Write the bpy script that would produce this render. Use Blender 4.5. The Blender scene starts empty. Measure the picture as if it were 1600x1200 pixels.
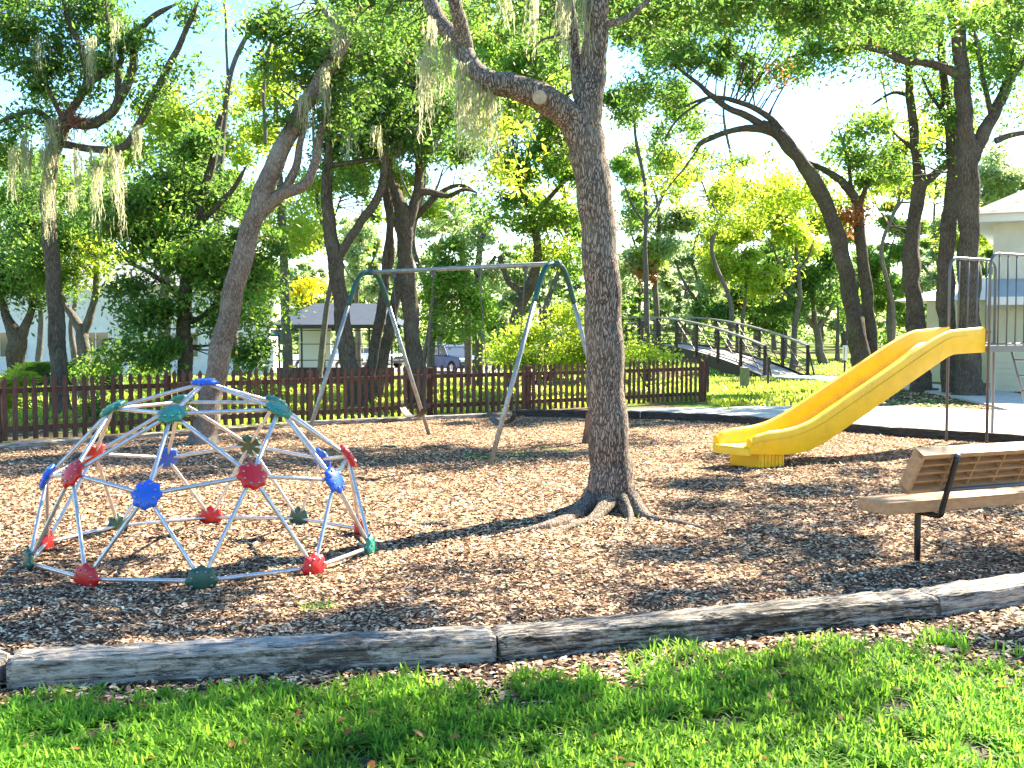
import bpy, math, random
import numpy as np

sc = bpy.context.scene
col = sc.collection
rnd = random.Random(7)
rng = np.random.default_rng(11)

# ------------------------------------------------------------------ camera, sky, sun, exposure
F, YH, H = 1744.6, 511.6, 1.65
PIT = math.atan((600 - YH) / F)
cam = bpy.data.cameras.new('camera')
cam.sensor_width = 36.0
cam.lens = F / 1600 * 36.0
cam.clip_end = 900
co = bpy.data.objects.new('camera', cam)
co.location = (0, 0, H)
co.rotation_euler = (math.pi / 2 - PIT, 0, 0)
col.objects.link(co)
sc.camera = co

SUN_EL, SUN_AZ = 40.0, 45.0
world = bpy.data.worlds.new('World')
sc.world = world
world.use_nodes = True
nt = world.node_tree
sky = nt.nodes.new('ShaderNodeTexSky')
sky.sky_type = 'NISHITA'
sky.sun_disc = False
sky.sun_elevation = math.radians(SUN_EL)
sky.sun_rotation = math.radians(SUN_AZ)
sky.dust_density = 0.2
bg = nt.nodes['Background']
bg.inputs[1].default_value = 0.085
tc = nt.nodes.new('ShaderNodeTexCoord')
mp = nt.nodes.new('ShaderNodeMapping'); mp.inputs['Scale'].default_value = (1.0, 1.0, 2.2)
ns = nt.nodes.new('ShaderNodeTexNoise'); ns.inputs['Scale'].default_value = 3.2; ns.inputs['Detail'].default_value = 7; ns.inputs['Roughness'].default_value = .6
rp = nt.nodes.new('ShaderNodeValToRGB'); rp.color_ramp.elements[0].position = .53; rp.color_ramp.elements[1].position = .74
mx = nt.nodes.new('ShaderNodeMix'); mx.data_type = 'RGBA'
nt.links.new(tc.outputs['Generated'], mp.inputs[0]); nt.links.new(mp.outputs[0], ns.inputs[0])
nt.links.new(ns.outputs[0], rp.inputs[0]); nt.links.new(rp.outputs[0], mx.inputs[0])
hs = nt.nodes.new('ShaderNodeHueSaturation'); hs.inputs['Saturation'].default_value = 1.35; hs.inputs['Value'].default_value = .88
nt.links.new(sky.outputs[0], hs.inputs['Color']); nt.links.new(hs.outputs[0], mx.inputs[6]); mx.inputs[7].default_value = (4.2, 4.5, 4.8, 1)
nt.links.new(mx.outputs[2], bg.inputs[0])

sun = bpy.data.lights.new('sun', 'SUN')
sun.energy = 5.0; sun.angle = math.radians(0.55); sun.color = (1.0, .88, .68)
so = bpy.data.objects.new('sun', sun)
e_, a_ = math.radians(SUN_EL), math.radians(SUN_AZ)
SV = np.array([math.sin(a_) * math.cos(e_), math.cos(a_) * math.cos(e_), math.sin(e_)])
so.rotation_euler = (math.pi / 2 - e_, 0, math.pi - a_)
so.location = (20, 20, 20)
col.objects.link(so)

vs = sc.view_settings
vs.view_transform = 'Standard'; vs.look = 'None'; vs.gamma = 1.0; vs.use_curve_mapping = False
vs.exposure = 2.62
sc.cycles.use_denoising = True
sc.cycles.max_bounces = 6
sc.cycles.diffuse_bounces = 3
sc.cycles.glossy_bounces = 2
sc.cycles.transmission_bounces = 4
sc.cycles.transparent_max_bounces = 6
sc.cycles.sample_clamp_indirect = 6.0
sc.cycles.caustics_reflective = False
sc.cycles.caustics_refractive = False

# ------------------------------------------------------------------ projection helpers
_c, _s = math.cos(PIT), math.sin(PIT)
def ray(px, py):
    u, v = (px - 800) / F, (600 - py) / F
    return np.array([u, _c + v * _s, -_s + v * _c])
def P(px, py, Y):
    d = ray(px, py)
    return np.array([0, 0, H]) + d * (Y / d[1])
def G(px, py, z=0.0):
    d = ray(px, py)
    return np.array([0, 0, H]) + d * ((z - H) / d[2])
def sm(a, b, x):
    t = np.clip((x - a) / (b - a), 0, 1)
    return t * t * (3 - 2 * t)
def terrain(x, y):
    x = np.asarray(x, float); y = np.asarray(y, float)
    left = 1 - sm(2.5, 7.5, x)
    z = -0.62 * sm(27, 45, y) * left - 0.55 * sm(45, 72, y) * left
    d = (y - 43.0) - (x - 5.3) * 0.45          # creek gully under the footbridge
    z = z - 0.75 * np.exp(-(d / 2.6) ** 2) * sm(14, 9, x) * sm(-6, 0, x)
    return z

# ------------------------------------------------------------------ mesh helpers
class MB:
    def __init__(s): s.v = []; s.f = []; s.n = 0
    def add(s, v, f):
        v = [tuple(float(c) for c in q) for q in v]
        s.v += v; s.f += [tuple(i + s.n for i in q) for q in f]; s.n += len(v); return s
    def box(s, c, size, R=None, taper=None):
        sx, sy, sz = [k / 2 for k in size]
        vv = [(-sx, -sy, -sz), (sx, -sy, -sz), (sx, sy, -sz), (-sx, sy, -sz), (-sx, -sy, sz), (sx, -sy, sz), (sx, sy, sz), (-sx, sy, sz)]
        vv = np.array(vv, float)
        if taper: vv[4:, 0] *= taper; vv[4:, 1] *= taper
        if R is not None: vv = vv @ np.asarray(R).T
        return s.add(vv + np.asarray(c, float), [(0, 3, 2, 1), (4, 5, 6, 7), (0, 1, 5, 4), (1, 2, 6, 5), (2, 3, 7, 6), (3, 0, 4, 7)])
    def tube(s, pts, rad, n=8, cap=True):
        pts = np.asarray(pts, float); k = len(pts)
        rad = np.full(k, rad) if np.isscalar(rad) else np.asarray(rad, float)
        T = np.gradient(pts, axis=0); T /= np.linalg.norm(T, axis=1)[:, None] + 1e-12
        a = np.array([0, 0, 1.0]) if abs(T[0][2]) < .9 else np.array([0, 1.0, 0])
        U = np.cross(T[0], a); U /= np.linalg.norm(U)
        th = np.arange(n) * 2 * math.pi / n
        V = []
        for i in range(k):
            U = U - T[i] * (U @ T[i]); U /= np.linalg.norm(U) + 1e-12
            W = np.cross(T[i], U)
            V.append(pts[i] + rad[i] * (np.cos(th)[:, None] * U + np.sin(th)[:, None] * W))
        V = np.concatenate(V)
        f = [(i * n + j, i * n + (j + 1) % n, (i + 1) * n + (j + 1) % n, (i + 1) * n + j) for i in range(k - 1) for j in range(n)]
        if cap: f += [tuple(range(n - 1, -1, -1)), tuple((k - 1) * n + j for j in range(n))]
        return s.add(V, f)
    def lathe(s, prof, n, M=None, scal=None):
        """prof: (r, h) list; axis z; M 4x4-like (R, t)"""
        V = []
        for (r, h) in prof:
            for j in range(n):
                th = 2 * math.pi * j / n
                rr = r * (scal(th, r) if scal else 1)
                V.append((rr * math.cos(th), rr * math.sin(th), h))
        V = np.array(V)
        k = len(prof)
        f = [(i * n + j, i * n + (j + 1) % n, (i + 1) * n + (j + 1) % n, (i + 1) * n + j) for i in range(k - 1) for j in range(n)]
        f += [tuple(range(n - 1, -1, -1)), tuple((k - 1) * n + j for j in range(n))]
        if M is not None: V = V @ np.asarray(M[0]).T + np.asarray(M[1])
        return s.add(V, f)
    def prism(s, poly, h0, h1, R=None, t=(0, 0, 0)):
        """poly: 2D outline in local x,z ; extruded along local y from h0 to h1"""
        n = len(poly)
        V = np.array([(x, h0, z) for x, z in poly] + [(x, h1, z) for x, z in poly], float)
        if R is not None: V = V @ np.asarray(R).T
        V = V + np.asarray(t)
        f = [tuple(range(n)), tuple(range(2 * n - 1, n - 1, -1))] + [(i, i + n, (i + 1) % n + n, (i + 1) % n) for i in range(n)]
        return s.add(V, f)
    def build(s, name, mat, parent=None, smooth=False, bevel=0):
        me = bpy.data.meshes.new(name)
        me.from_pydata(s.v, [], s.f)
        me.materials.append(mat)
        if smooth: me.polygons.foreach_set('use_smooth', [True] * len(me.polygons))
        me.update()
        o = bpy.data.objects.new(name, me)
        col.objects.link(o)
        if parent is not None: put(o, parent)
        if bevel:
            b = o.modifiers.new('bevel', 'BEVEL'); b.width = bevel; b.segments = 2; b.limit_method = 'ANGLE'
        return o
def put(o, parent):
    """parent while keeping world-space coordinates (parents are unrotated)"""
    o.parent = parent
    w = np.array(parent.location)
    q = parent.parent
    while q is not None:
        w = w + np.array(q.location); q = q.parent
    o.location = tuple(np.array(o.location) - w)
def raw(name, V, Fc, mat, parent=None, smooth=False):
    """fast mesh from numpy arrays; Fc (m,k)"""
    V = np.asarray(V, np.float32); Fc = np.asarray(Fc, np.int32)
    me = bpy.data.meshes.new(name)
    me.vertices.add(len(V)); me.vertices.foreach_set('co', V.ravel())
    m, k = Fc.shape
    me.loops.add(m * k); me.loops.foreach_set('vertex_index', Fc.ravel())
    me.polygons.add(m); me.polygons.foreach_set('loop_start', np.arange(m, dtype=np.int32) * k)
    if smooth: me.polygons.foreach_set('use_smooth', np.ones(m, bool))
    me.materials.append(mat); me.update(calc_edges=True)
    o = bpy.data.objects.new(name, me); col.objects.link(o)
    if parent is not None: put(o, parent)
    return o
def empty(name, loc, label, cat, group=None):
    o = bpy.data.objects.new(name, None); o.empty_display_size = .1
    o.location = tuple(float(c) for c in loc); col.objects.link(o)
    return tag(o, label, cat, group)
def tag(o, label=None, cat=None, group=None, kind=None):
    if label: o['label'] = label
    if cat: o['category'] = cat
    if group: o['group'] = group
    if kind: o['kind'] = kind
    return o
def copy_tree(o, parent=None):
    c = o.copy(); col.objects.link(c)
    if parent is not None: c.parent = parent
    for ch in list(o.children): copy_tree(ch, c)
    return c
def frame(z, x=None):
    """rotation matrix whose columns are x,y,z axes; z given"""
    z = np.asarray(z, float); z /= np.linalg.norm(z)
    a = np.array([0, 0, 1.0]) if abs(z[2]) < .95 else np.array([1.0, 0, 0])
    if x is not None: a = None
    X = np.cross(a, z) if x is None else np.asarray(x, float) - z * (np.asarray(x, float) @ z)
    X /= np.linalg.norm(X)
    return np.stack([X, np.cross(z, X), z], 1)
def spline(pts, sub=6):
    p = np.asarray(pts, float)
    if len(p) < 3: 
        t = np.linspace(0, 1, sub + 1)[:, None]
        return p[0] * (1 - t) + p[-1] * t
    q = np.vstack([2 * p[0] - p[1], p, 2 * p[-1] - p[-2]])
    out = []
    for i in range(1, len(q) - 2):
        for t in np.arange(sub) / sub:
            out.append(.5 * (2 * q[i] + (q[i + 1] - q[i - 1]) * t + (2 * q[i - 1] - 5 * q[i] + 4 * q[i + 1] - q[i + 2]) * t * t + (3 * q[i] - q[i - 1] - 3 * q[i + 1] + q[i + 2]) * t ** 3))
    out.append(p[-1])
    return np.array(out)

# ------------------------------------------------------------------ materials
def newmat(name, color=(.5, .5, .5), rough=.6, metal=0.0, spec=None, coat=0):
    m = bpy.data.materials.new(name); m.use_nodes = True
    b = m.node_tree.nodes['Principled BSDF']
    b.inputs['Base Color'].default_value = (*color, 1); b.inputs['Roughness'].default_value = rough; b.inputs['Metallic'].default_value = metal
    if spec is not None: b.inputs['Specular IOR Level'].default_value = spec
    if coat: b.inputs['Coat Weight'].default_value = coat
    return m, m.node_tree, b
def N(t, kind, **kw):
    n = t.nodes.new(kind)
    for k, v in kw.items():
        if k in n.inputs: n.inputs[k].default_value = v
        else: setattr(n, k, v)
    return n
def ramp(t, stops):
    n = t.nodes.new('ShaderNodeValToRGB'); cr = n.color_ramp
    while len(cr.elements) < len(stops): cr.elements.new(.5)
    for e, (p, c) in zip(cr.elements, stops): e.position = p; e.color = (*c, 1)
    return n
def noisy(name, stops, scale=8, detail=6, rough=.8, bump=.3, bscale=None, dist=.02, stretch=(1, 1, 1), metal=0, island=0, spec=.3, rough_n=.6):
    m, t, b = newmat(name, rough=rough, metal=metal, spec=spec)
    tcn = N(t, 'ShaderNodeTexCoord'); mpn = N(t, 'ShaderNodeMapping'); mpn.inputs['Scale'].default_value = stretch
    t.links.new(tcn.outputs['Object'], mpn.inputs[0])
    no = N(t, 'ShaderNodeTexNoise', Scale=scale, Detail=detail, Roughness=rough_n); t.links.new(mpn.outputs[0], no.inputs['Vector'])
    r = ramp(t, stops); src = no.outputs[0]
    if island:
        ge = N(t, 'ShaderNodeNewGeometry'); oi = N(t, 'ShaderNodeObjectInfo')
        a1 = N(t, 'ShaderNodeMath', operation='MULTIPLY_ADD'); t.links.new(oi.outputs['Random'], a1.inputs[0]); a1.inputs[1].default_value = island; a1.inputs[2].default_value = -island / 2
        a2 = N(t, 'ShaderNodeMath', operation='ADD'); t.links.new(no.outputs[0], a2.inputs[0]); t.links.new(a1.outputs[0], a2.inputs[1]); src = a2.outputs[0]
    t.links.new(src, r.inputs[0]); t.links.new(r.outputs[0], b.inputs['Base Color'])
    if bump:
        n2 = N(t, 'ShaderNodeTexNoise', Scale=bscale or scale * 3, Detail=5); t.links.new(mpn.outputs[0], n2.inputs['Vector'])
        bp = N(t, 'ShaderNodeBump', Strength=bump, Distance=dist); t.links.new(n2.outputs[0], bp.inputs['Height']); t.links.new(bp.outputs[0], b.inputs['Normal'])
    return m
def scuff_or_shade(m, col_, amt=.5, sc1=3.0, sc2=38, stretch=(1, 1, 1)):
    t = m.node_tree; b = t.nodes['Principled BSDF']; src = b.inputs['Base Color'].links[0].from_socket
    tcn = N(t, 'ShaderNodeTexCoord'); mpn = N(t, 'ShaderNodeMapping'); mpn.inputs['Scale'].default_value = stretch; t.links.new(tcn.outputs['Object'], mpn.inputs[0])
    a = N(t, 'ShaderNodeTexNoise', Scale=sc1, Detail=4); c = N(t, 'ShaderNodeTexNoise', Scale=sc2, Detail=8, Roughness=.8)
    for n_ in (a, c): t.links.new(mpn.outputs[0], n_.inputs['Vector'])
    mu = N(t, 'ShaderNodeMath', operation='MULTIPLY'); t.links.new(a.outputs[0], mu.inputs[0]); t.links.new(c.outputs[0], mu.inputs[1])
    r = ramp(t, [(.27, (0, 0, 0)), (.36, (amt,) * 3)]); t.links.new(mu.outputs[0], r.inputs[0])
    x = N(t, 'ShaderNodeMix', data_type='RGBA'); t.links.new(r.outputs[0], x.inputs[0]); t.links.new(src, x.inputs[6]); x.inputs[7].default_value = (*col_, 1)
    t.links.new(x.outputs[2], b.inputs['Base Color']); return m
def leafmat(name, c0, c1, tr, rare=None, trw=.5, ro=.45, sp=.25):
    """c0..c1 random per leaf; tr = translucent tint"""
    m = bpy.data.materials.new(name); m.use_nodes = True; t = m.node_tree
    b = t.nodes['Principled BSDF']; out = t.nodes['Material Output']
    ge = N(t, 'ShaderNodeNewGeometry')
    st = [(0, c0), (.75, c1)] + ([(.95, c1), (.97, rare)] if rare else [])
    r = ramp(t, st); t.links.new(ge.outputs['Random Per Island'], r.inputs[0])
    # slow variation of hue over a crown
    tcn = N(t, 'ShaderNodeTexCoord'); no = N(t, 'ShaderNodeTexNoise', Scale=.55, Detail=3); t.links.new(tcn.outputs['Object'], no.inputs['Vector'])
    hs = N(t, 'ShaderNodeHueSaturation'); mr = N(t, 'ShaderNodeMapRange'); mr.inputs[1].default_value = .3; mr.inputs[2].default_value = .7; mr.inputs[3].default_value = .6; mr.inputs[4].default_value = 1.45
    t.links.new(no.outputs[0], mr.inputs[0]); t.links.new(mr.outputs[0], hs.inputs['Value']); t.links.new(r.outputs[0], hs.inputs['Color'])
    t.links.new(hs.outputs[0], b.inputs['Base Color']); b.inputs['Roughness'].default_value = ro; b.inputs['Specular IOR Level'].default_value = sp
    tl = N(t, 'ShaderNodeBsdfTranslucent')
    mxc = N(t, 'ShaderNodeMix', data_type='RGBA'); mxc.inputs[0].default_value = .35
    mul = N(t, 'ShaderNodeHueSaturation'); mul.inputs['Value'].default_value = 3.0
    t.links.new(hs.outputs[0], mul.inputs['Color']); t.links.new(mul.outputs[0], mxc.inputs[6]); mxc.inputs[0].default_value = .55; mxc.inputs[7].default_value = (*tr, 1)
    t.links.new(mxc.outputs[2], tl.inputs[0])
    ms = N(t, 'ShaderNodeMixShader'); ms.inputs[0].default_value = trw
    t.links.new(b.outputs[0], ms.inputs[1]); t.links.new(tl.outputs[0], ms.inputs[2]); t.links.new(ms.outputs[0], out.inputs[0])
    return m
M = {}
M['leaf_dark'] = leafmat('oak_leaf_dark', (.030, .075, .020), (.070, .145, .032), (.26, .46, .05), (.12, .06, .02), .42)
M['leaf_mid'] = leafmat('oak_leaf_green', (.050, .12, .024), (.10, .20, .034), (.42, .62, .06), (.16, .09, .03), .46)
M['leaf_bright'] = leafmat('young_leaf', (.10, .19, .022), (.19, .29, .03), (.72, .80, .06), (.2, .12, .03), .52)
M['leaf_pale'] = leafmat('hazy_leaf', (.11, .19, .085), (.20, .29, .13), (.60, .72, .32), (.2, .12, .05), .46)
M['leaf_yellow'] = leafmat('yellow_leaf', (.30, .30, .01), (.45, .40, .02), (.85, .80, .02), None, .5)
M['leaf_rust'] = leafmat('dead_leaf', (.16, .06, .02), (.30, .12, .04), (.7, .28, .1), None, .4)
M['grass'] = leafmat('grass_blade', (.036, .115, .012), (.115, .25, .024), (.40, .70, .06), (.16, .20, .03), .42, .6, .12)
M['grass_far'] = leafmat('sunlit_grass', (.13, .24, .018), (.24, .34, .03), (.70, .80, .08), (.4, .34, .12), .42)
M['moss'] = leafmat('spanish_moss', (.20, .22, .14), (.34, .35, .22), (.62, .60, .36), None, .45)
M['frond'] = leafmat('palm_frond', (.05, .12, .03), (.10, .20, .05), (.40, .55, .08), None, .4)

def barkmat(name, dark, light, lichen=None, sc_=9, bump=1.0, grain=.5, stz=.2, fis=.30):
    m, t, b = newmat(name, rough=.9, spec=.15)
    tcn = N(t, 'ShaderNodeTexCoord'); mpn = N(t, 'ShaderNodeMapping'); mpn.inputs['Scale'].default_value = (1, 1, stz)
    t.links.new(tcn.outputs['Object'], mpn.inputs[0])
    dn = N(t, 'ShaderNodeTexNoise', Scale=14, Detail=4); t.links.new(mpn.outputs[0], dn.inputs['Vector'])
    dm = N(t, 'ShaderNodeMix', data_type='RGBA'); dm.inputs[0].default_value = .09; t.links.new(mpn.outputs[0], dm.inputs[6]); t.links.new(dn.outputs['Color'], dm.inputs[7])
    vo = N(t, 'ShaderNodeTexVoronoi', feature='DISTANCE_TO_EDGE', Scale=sc_ * 4.4, Randomness=1.0); t.links.new(dm.outputs[2], vo.inputs['Vector'])
    no = N(t, 'ShaderNodeTexNoise', Scale=sc_ * 5, Detail=8, Roughness=.75); t.links.new(mpn.outputs[0], no.inputs['Vector'])
    pa = N(t, 'ShaderNodeTexNoise', Scale=1.7, Detail=4); t.links.new(tcn.outputs['Object'], pa.inputs['Vector'])
    mr = N(t, 'ShaderNodeMapRange', interpolation_type='SMOOTHSTEP'); mr.inputs[1].default_value = 0; mr.inputs[2].default_value = fis; t.links.new(vo.outputs[0], mr.inputs[0])
    mu = N(t, 'ShaderNodeMath', operation='MULTIPLY_ADD'); t.links.new(mr.outputs[0], mu.inputs[0]); mu.inputs[1].default_value = 1 - grain
    m2 = N(t, 'ShaderNodeMath', operation='MULTIPLY_ADD'); t.links.new(no.outputs[0], m2.inputs[0]); m2.inputs[1].default_value = grain * 1.3; m2.inputs[2].default_value = -.12 * grain; t.links.new(m2.outputs[0], mu.inputs[2])
    m3 = N(t, 'ShaderNodeMath', operation='MULTIPLY_ADD'); t.links.new(pa.outputs[0], m3.inputs[0]); m3.inputs[1].default_value = .5; m3.inputs[2].default_value = -.25
    m4 = N(t, 'ShaderNodeMath', operation='ADD'); t.links.new(mu.outputs[0], m4.inputs[0]); t.links.new(m3.outputs[0], m4.inputs[1])
    r = ramp(t, [(.12, dark), (.85, light)]); t.links.new(m4.outputs[0], r.inputs[0])
    fin = r.outputs[0]
    if lichen:
        ln = N(t, 'ShaderNodeTexNoise', Scale=3.2, Detail=8, Roughness=.75); t.links.new(tcn.outputs['Object'], ln.inputs['Vector'])
        lr = ramp(t, [(.50, (0, 0, 0)), (.66, (1, 1, 1))]); t.links.new(ln.outputs[0], lr.inputs[0])
        lf = N(t, 'ShaderNodeMath', operation='MULTIPLY'); lf.inputs[1].default_value = .5; t.links.new(lr.outputs[0], lf.inputs[0])
        lm = N(t, 'ShaderNodeMix', data_type='RGBA'); t.links.new(lf.outputs[0], lm.inputs[0]); t.links.new(r.outputs[0], lm.inputs[6]); lm.inputs[7].default_value = (*lichen, 1); fin = lm.outputs[2]
    t.links.new(fin, b.inputs['Base Color'])
    bp = N(t, 'ShaderNodeBump', Strength=bump, Distance=.025); t.links.new(mu.outputs[0], bp.inputs['Height']); t.links.new(bp.outputs[0], b.inputs['Normal'])
    return m
M['bark_main'] = barkmat('oak_bark', (.040, .030, .024), (.37, .295, .235), (.32, .31, .24), 12, 1.0, .42, .24, .20)
M['bark_pale'] = barkmat('pale_bark', (.06, .048, .040), (.28, .23, .19), (.30, .30, .25), 9, .6, .55, .34)
M['bark_dark'] = barkmat('dark_bark', (.028, .023, .019), (.17, .135, .105), (.16, .17, .12), 8, .8, .6)
M['bark_gray'] = barkmat('gray_bark', (.05, .045, .04), (.20, .175, .15), (.25, .26, .22), 8, .7, .7)
M['twig'] = newmat('twig_bark', (.07, .055, .045), .9)[0]
M['cut'] = noisy('cut_wood', [(.3, (.30, .22, .14)), (.7, (.52, .42, .28))], 30, bump=.2)

# ------------------------------------------------------------------ ground
def ground_mat():
    m, t, b = newmat('ground_soil_and_turf', rough=.95, spec=.1)
    tcn = N(t, 'ShaderNodeTexCoord')
    n1 = N(t, 'ShaderNodeTexNoise', Scale=.35, Detail=6, Roughness=.65); n2 = N(t, 'ShaderNodeTexNoise', Scale=14, Detail=8, Roughness=.75)
    for n in (n1, n2): t.links.new(tcn.outputs['Object'], n.inputs['Vector'])
    g = ramp(t, [(.3, (.05, .10, .015)), (.55, (.10, .19, .025)), (.75, (.16, .22, .04))]); t.links.new(n2.outputs[0], g.inputs[0])
    l = ramp(t, [(.3, (.05, .035, .022)), (.5, (.14, .095, .06)), (.7, (.34, .25, .17))]); t.links.new(n2.outputs[0], l.inputs[0])
    k = ramp(t, [(.47, (0, 0, 0)), (.56, (1, 1, 1))]); t.links.new(n1.outputs[0], k.inputs[0])
    x = N(t, 'ShaderNodeMix', data_type='RGBA'); t.links.new(k.outputs[0], x.inputs[0]); t.links.new(g.outputs[0], x.inputs[6]); t.links.new(l.outputs[0], x.inputs[7])
    t.links.new(x.outputs[2], b.inputs['Base Color'])
    bp = N(t, 'ShaderNodeBump', Strength=.8, Distance=.05); t.links.new(n2.outputs[0], bp.inputs['Height']); t.links.new(bp.outputs[0], b.inputs['Normal'])
    return m
def sheet(name, xs, ys, hf, mat):
    X, Y = np.meshgrid(xs, ys); Z = hf(X, Y)
    V = np.stack([X, Y, Z], -1).reshape(-1, 3); w = len(xs)
    i = np.arange(len(ys) - 1)[:, None] * w + np.arange(w - 1)[None, :]
    Fc = np.stack([i, i + 1, i + w + 1, i + w], -1).reshape(-1, 4)
    return raw(name, V, Fc, mat, smooth=True)
xs = np.concatenate([np.linspace(-400, -41, 12), np.linspace(-40, 40, 107), np.linspace(41, 400, 12)])
ys = np.concatenate([np.linspace(-60, -1, 8), np.linspace(0, 90, 107), np.linspace(92, 700, 20)])
o = sheet('ground', xs, ys, terrain, ground_mat()); tag(o, 'wide park ground of turf and leaf litter under the trees', kind='structure')

# playground outline: front timber line and back border line (ground coordinates)
FR = [np.array([-6.2, 4.25]), np.array([-2.29, 5.0]), np.array([-.06, 5.42]), np.array([2.47, 6.26]), np.array([4.9, 7.42]), np.array([8.6, 10.0])]
BK = [np.array([-9.6, 13.4]), G(0, 706)[:2], G(480, 668)[:2], G(800, 653)[:2], G(1000, 656)[:2], G(1130, 662)[:2], G(1390, 683)[:2], G(1600, 697)[:2], np.array([10.2, 13.2])]
def along(poly, n):
    p = np.array(poly); L = np.concatenate([[0], np.cumsum(np.linalg.norm(np.diff(p, axis=0), axis=1))]); t = np.linspace(0, L[-1], n)
    return np.stack([np.interp(t, L, p[:, k]) for k in (0, 1)], 1)
def bed_z(x, y):
    return .022 + .012 * np.sin(x * 2.1 + 1.3 * np.sin(y * 1.7)) * np.sin(y * 1.9 + .6 * x) + .006 * np.sin(x * 7 + y * 5) - .02 * np.exp(-((x - .2) ** 2 / 1.2 + (y - 14.6) ** 2 / .8))
def mulch_mat():
    m, t, b = newmat('wood_mulch', rough=.95, spec=.1)
    tcn = N(t, 'ShaderNodeTexCoord')
    dn = N(t, 'ShaderNodeTexNoise', Scale=25, Detail=2); t.links.new(tcn.outputs['Object'], dn.inputs['Vector'])
    dm = N(t, 'ShaderNodeMix', data_type='RGBA'); dm.inputs[0].default_value = .06; t.links.new(tcn.outputs['Object'], dm.inputs[6]); t.links.new(dn.outputs['Color'], dm.inputs[7])
    vo = N(t, 'ShaderNodeTexVoronoi', Scale=34); t.links.new(dm.outputs[2], vo.inputs['Vector'])
    sp = N(t, 'ShaderNodeSeparateColor'); t.links.new(vo.outputs['Color'], sp.inputs[0])
    r = ramp(t, [(0, (.035, .022, .016)), (.35, (.13, .075, .045)), (.65, (.32, .20, .12)), (1, (.58, .40, .25))]); t.links.new(sp.outputs[0], r.inputs[0])
    t.links.new(r.outputs[0], b.inputs['Base Color'])
    bp = N(t, 'ShaderNodeBump', Strength=1, Distance=.03); t.links.new(vo.outputs['Distance'], bp.inputs['Height']); t.links.new(bp.outputs[0], b.inputs['Normal'])
    return m
a = along(FR, 90); b_ = along(BK, 90); tt = np.linspace(0, 1, 90)[:, None, None]
XY = a[None] * (1 - tt) + b_[None] * tt
V = np.concatenate([XY, bed_z(XY[..., 0], XY[..., 1])[..., None]], -1).reshape(-1, 3)
i = np.arange(89)[:, None] * 90 + np.arange(89)[None, :]
Fc = np.stack([i, i + 1, i + 91, i + 90], -1).reshape(-1, 4)
tag(raw('mulch_ground', V, Fc, mulch_mat(), smooth=True), 'brown wood mulch bed of the playground', kind='structure')

def in_bed(x, y):
    fy = np.interp(x, [p[0] for p in FR], [p[1] for p in FR]); by = np.interp(x, [p[0] for p in BK], [p[1] for p in BK])
    return (y > fy + .2) & (y < by - .05)
chipm, ct, cb = newmat('wood_chip', rough=.85, spec=.2)
ge = N(ct, 'ShaderNodeNewGeometry')
cr_ = ramp(ct, [(0, (.018, .010, .008)), (.24, (.060, .030, .020)), (.42, (.19, .100, .055)), (.60, (.46, .27, .145)), (.78, (.70, .47, .275)), (1, (.84, .65, .43))]); ct.links.new(ge.outputs['Random Per Island'], cr_.inputs[0]); ct.links.new(cr_.outputs[0], cb.inputs['Base Color'])
def litter(name, xy, zf, lmin, lmax, asp, mat, lab, lift=.007, tilt=.20, bend=.16, simple=False):
    n = len(xy); L = rng.uniform(lmin, lmax, n); W = L * rng.uniform(asp[0], asp[1], n)
    th = rng.uniform(0, 2 * math.pi, n); tl = rng.normal(0, tilt, n); tw = rng.normal(0, tilt, n)
    X = np.stack([np.cos(th) * np.cos(tl), np.sin(th) * np.cos(tl), np.sin(tl)], 1)
    Yv = np.stack([-np.sin(th) * np.cos(tw), np.cos(th) * np.cos(tw), np.sin(tw)], 1)
    Z = np.cross(X, Yv)
    c = np.stack([xy[:, 0], xy[:, 1], zf(xy[:, 0], xy[:, 1]) + rng.uniform(.0, lift, n) + np.abs(np.sin(tl)) * L * .3], 1)
    h = [(-.5, -.3, 0), (-.15, -.5, bend), (.3, -.42, bend * .8), (.5, 0.05, 0), (.2, .5, bend * .7), (-.3, .42, bend * .6)]
    if simple: h = [(-.5, -.1, 0), (-.1, -.5, 0), (.5, .1, 0), (.1, .5, 0)]
    V = np.stack([c + X * (L * p[0])[:, None] + Yv * (W * p[1])[:, None] + Z * (W * p[2])[:, None] for p in h], 1).reshape(-1, 3)
    b0 = np.arange(n)[:, None] * len(h)
    Fc = b0 + np.array([[0, 1, 2, 3]]) if simple else np.concatenate([b0 + np.array([[0, 1, 4, 5]]), b0 + np.array([[1, 2, 3, 4]])])
    o = raw(name, V, Fc, mat); tag(o, lab, kind='stuff'); return o
def scatter(n, y0, y1, power=1.0, mar=.56):
    """points spread over the ground in front of the camera, denser close by"""
    u = rng.random(n); y = y0 * (y1 / y0) ** (u ** power); x = rng.uniform(-mar, mar, n) * y
    return np.stack([x, y], 1)
xy = scatter(265000, 4.7, 21, .9); xy = xy[in_bed(xy[:, 0], xy[:, 1])]; k = xy[:, 1] < 8.2
litter('wood_chips', xy[k], bed_z, .014, .046, (.2, .5), chipm, 'loose wood chips and dead leaves over the near half of the playground bed')
litter('wood_chips', xy[~k], bed_z, .022, .062, (.3, .6), chipm, 'loose wood chips and dead leaves over the far half of the playground bed', simple=True)
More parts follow.
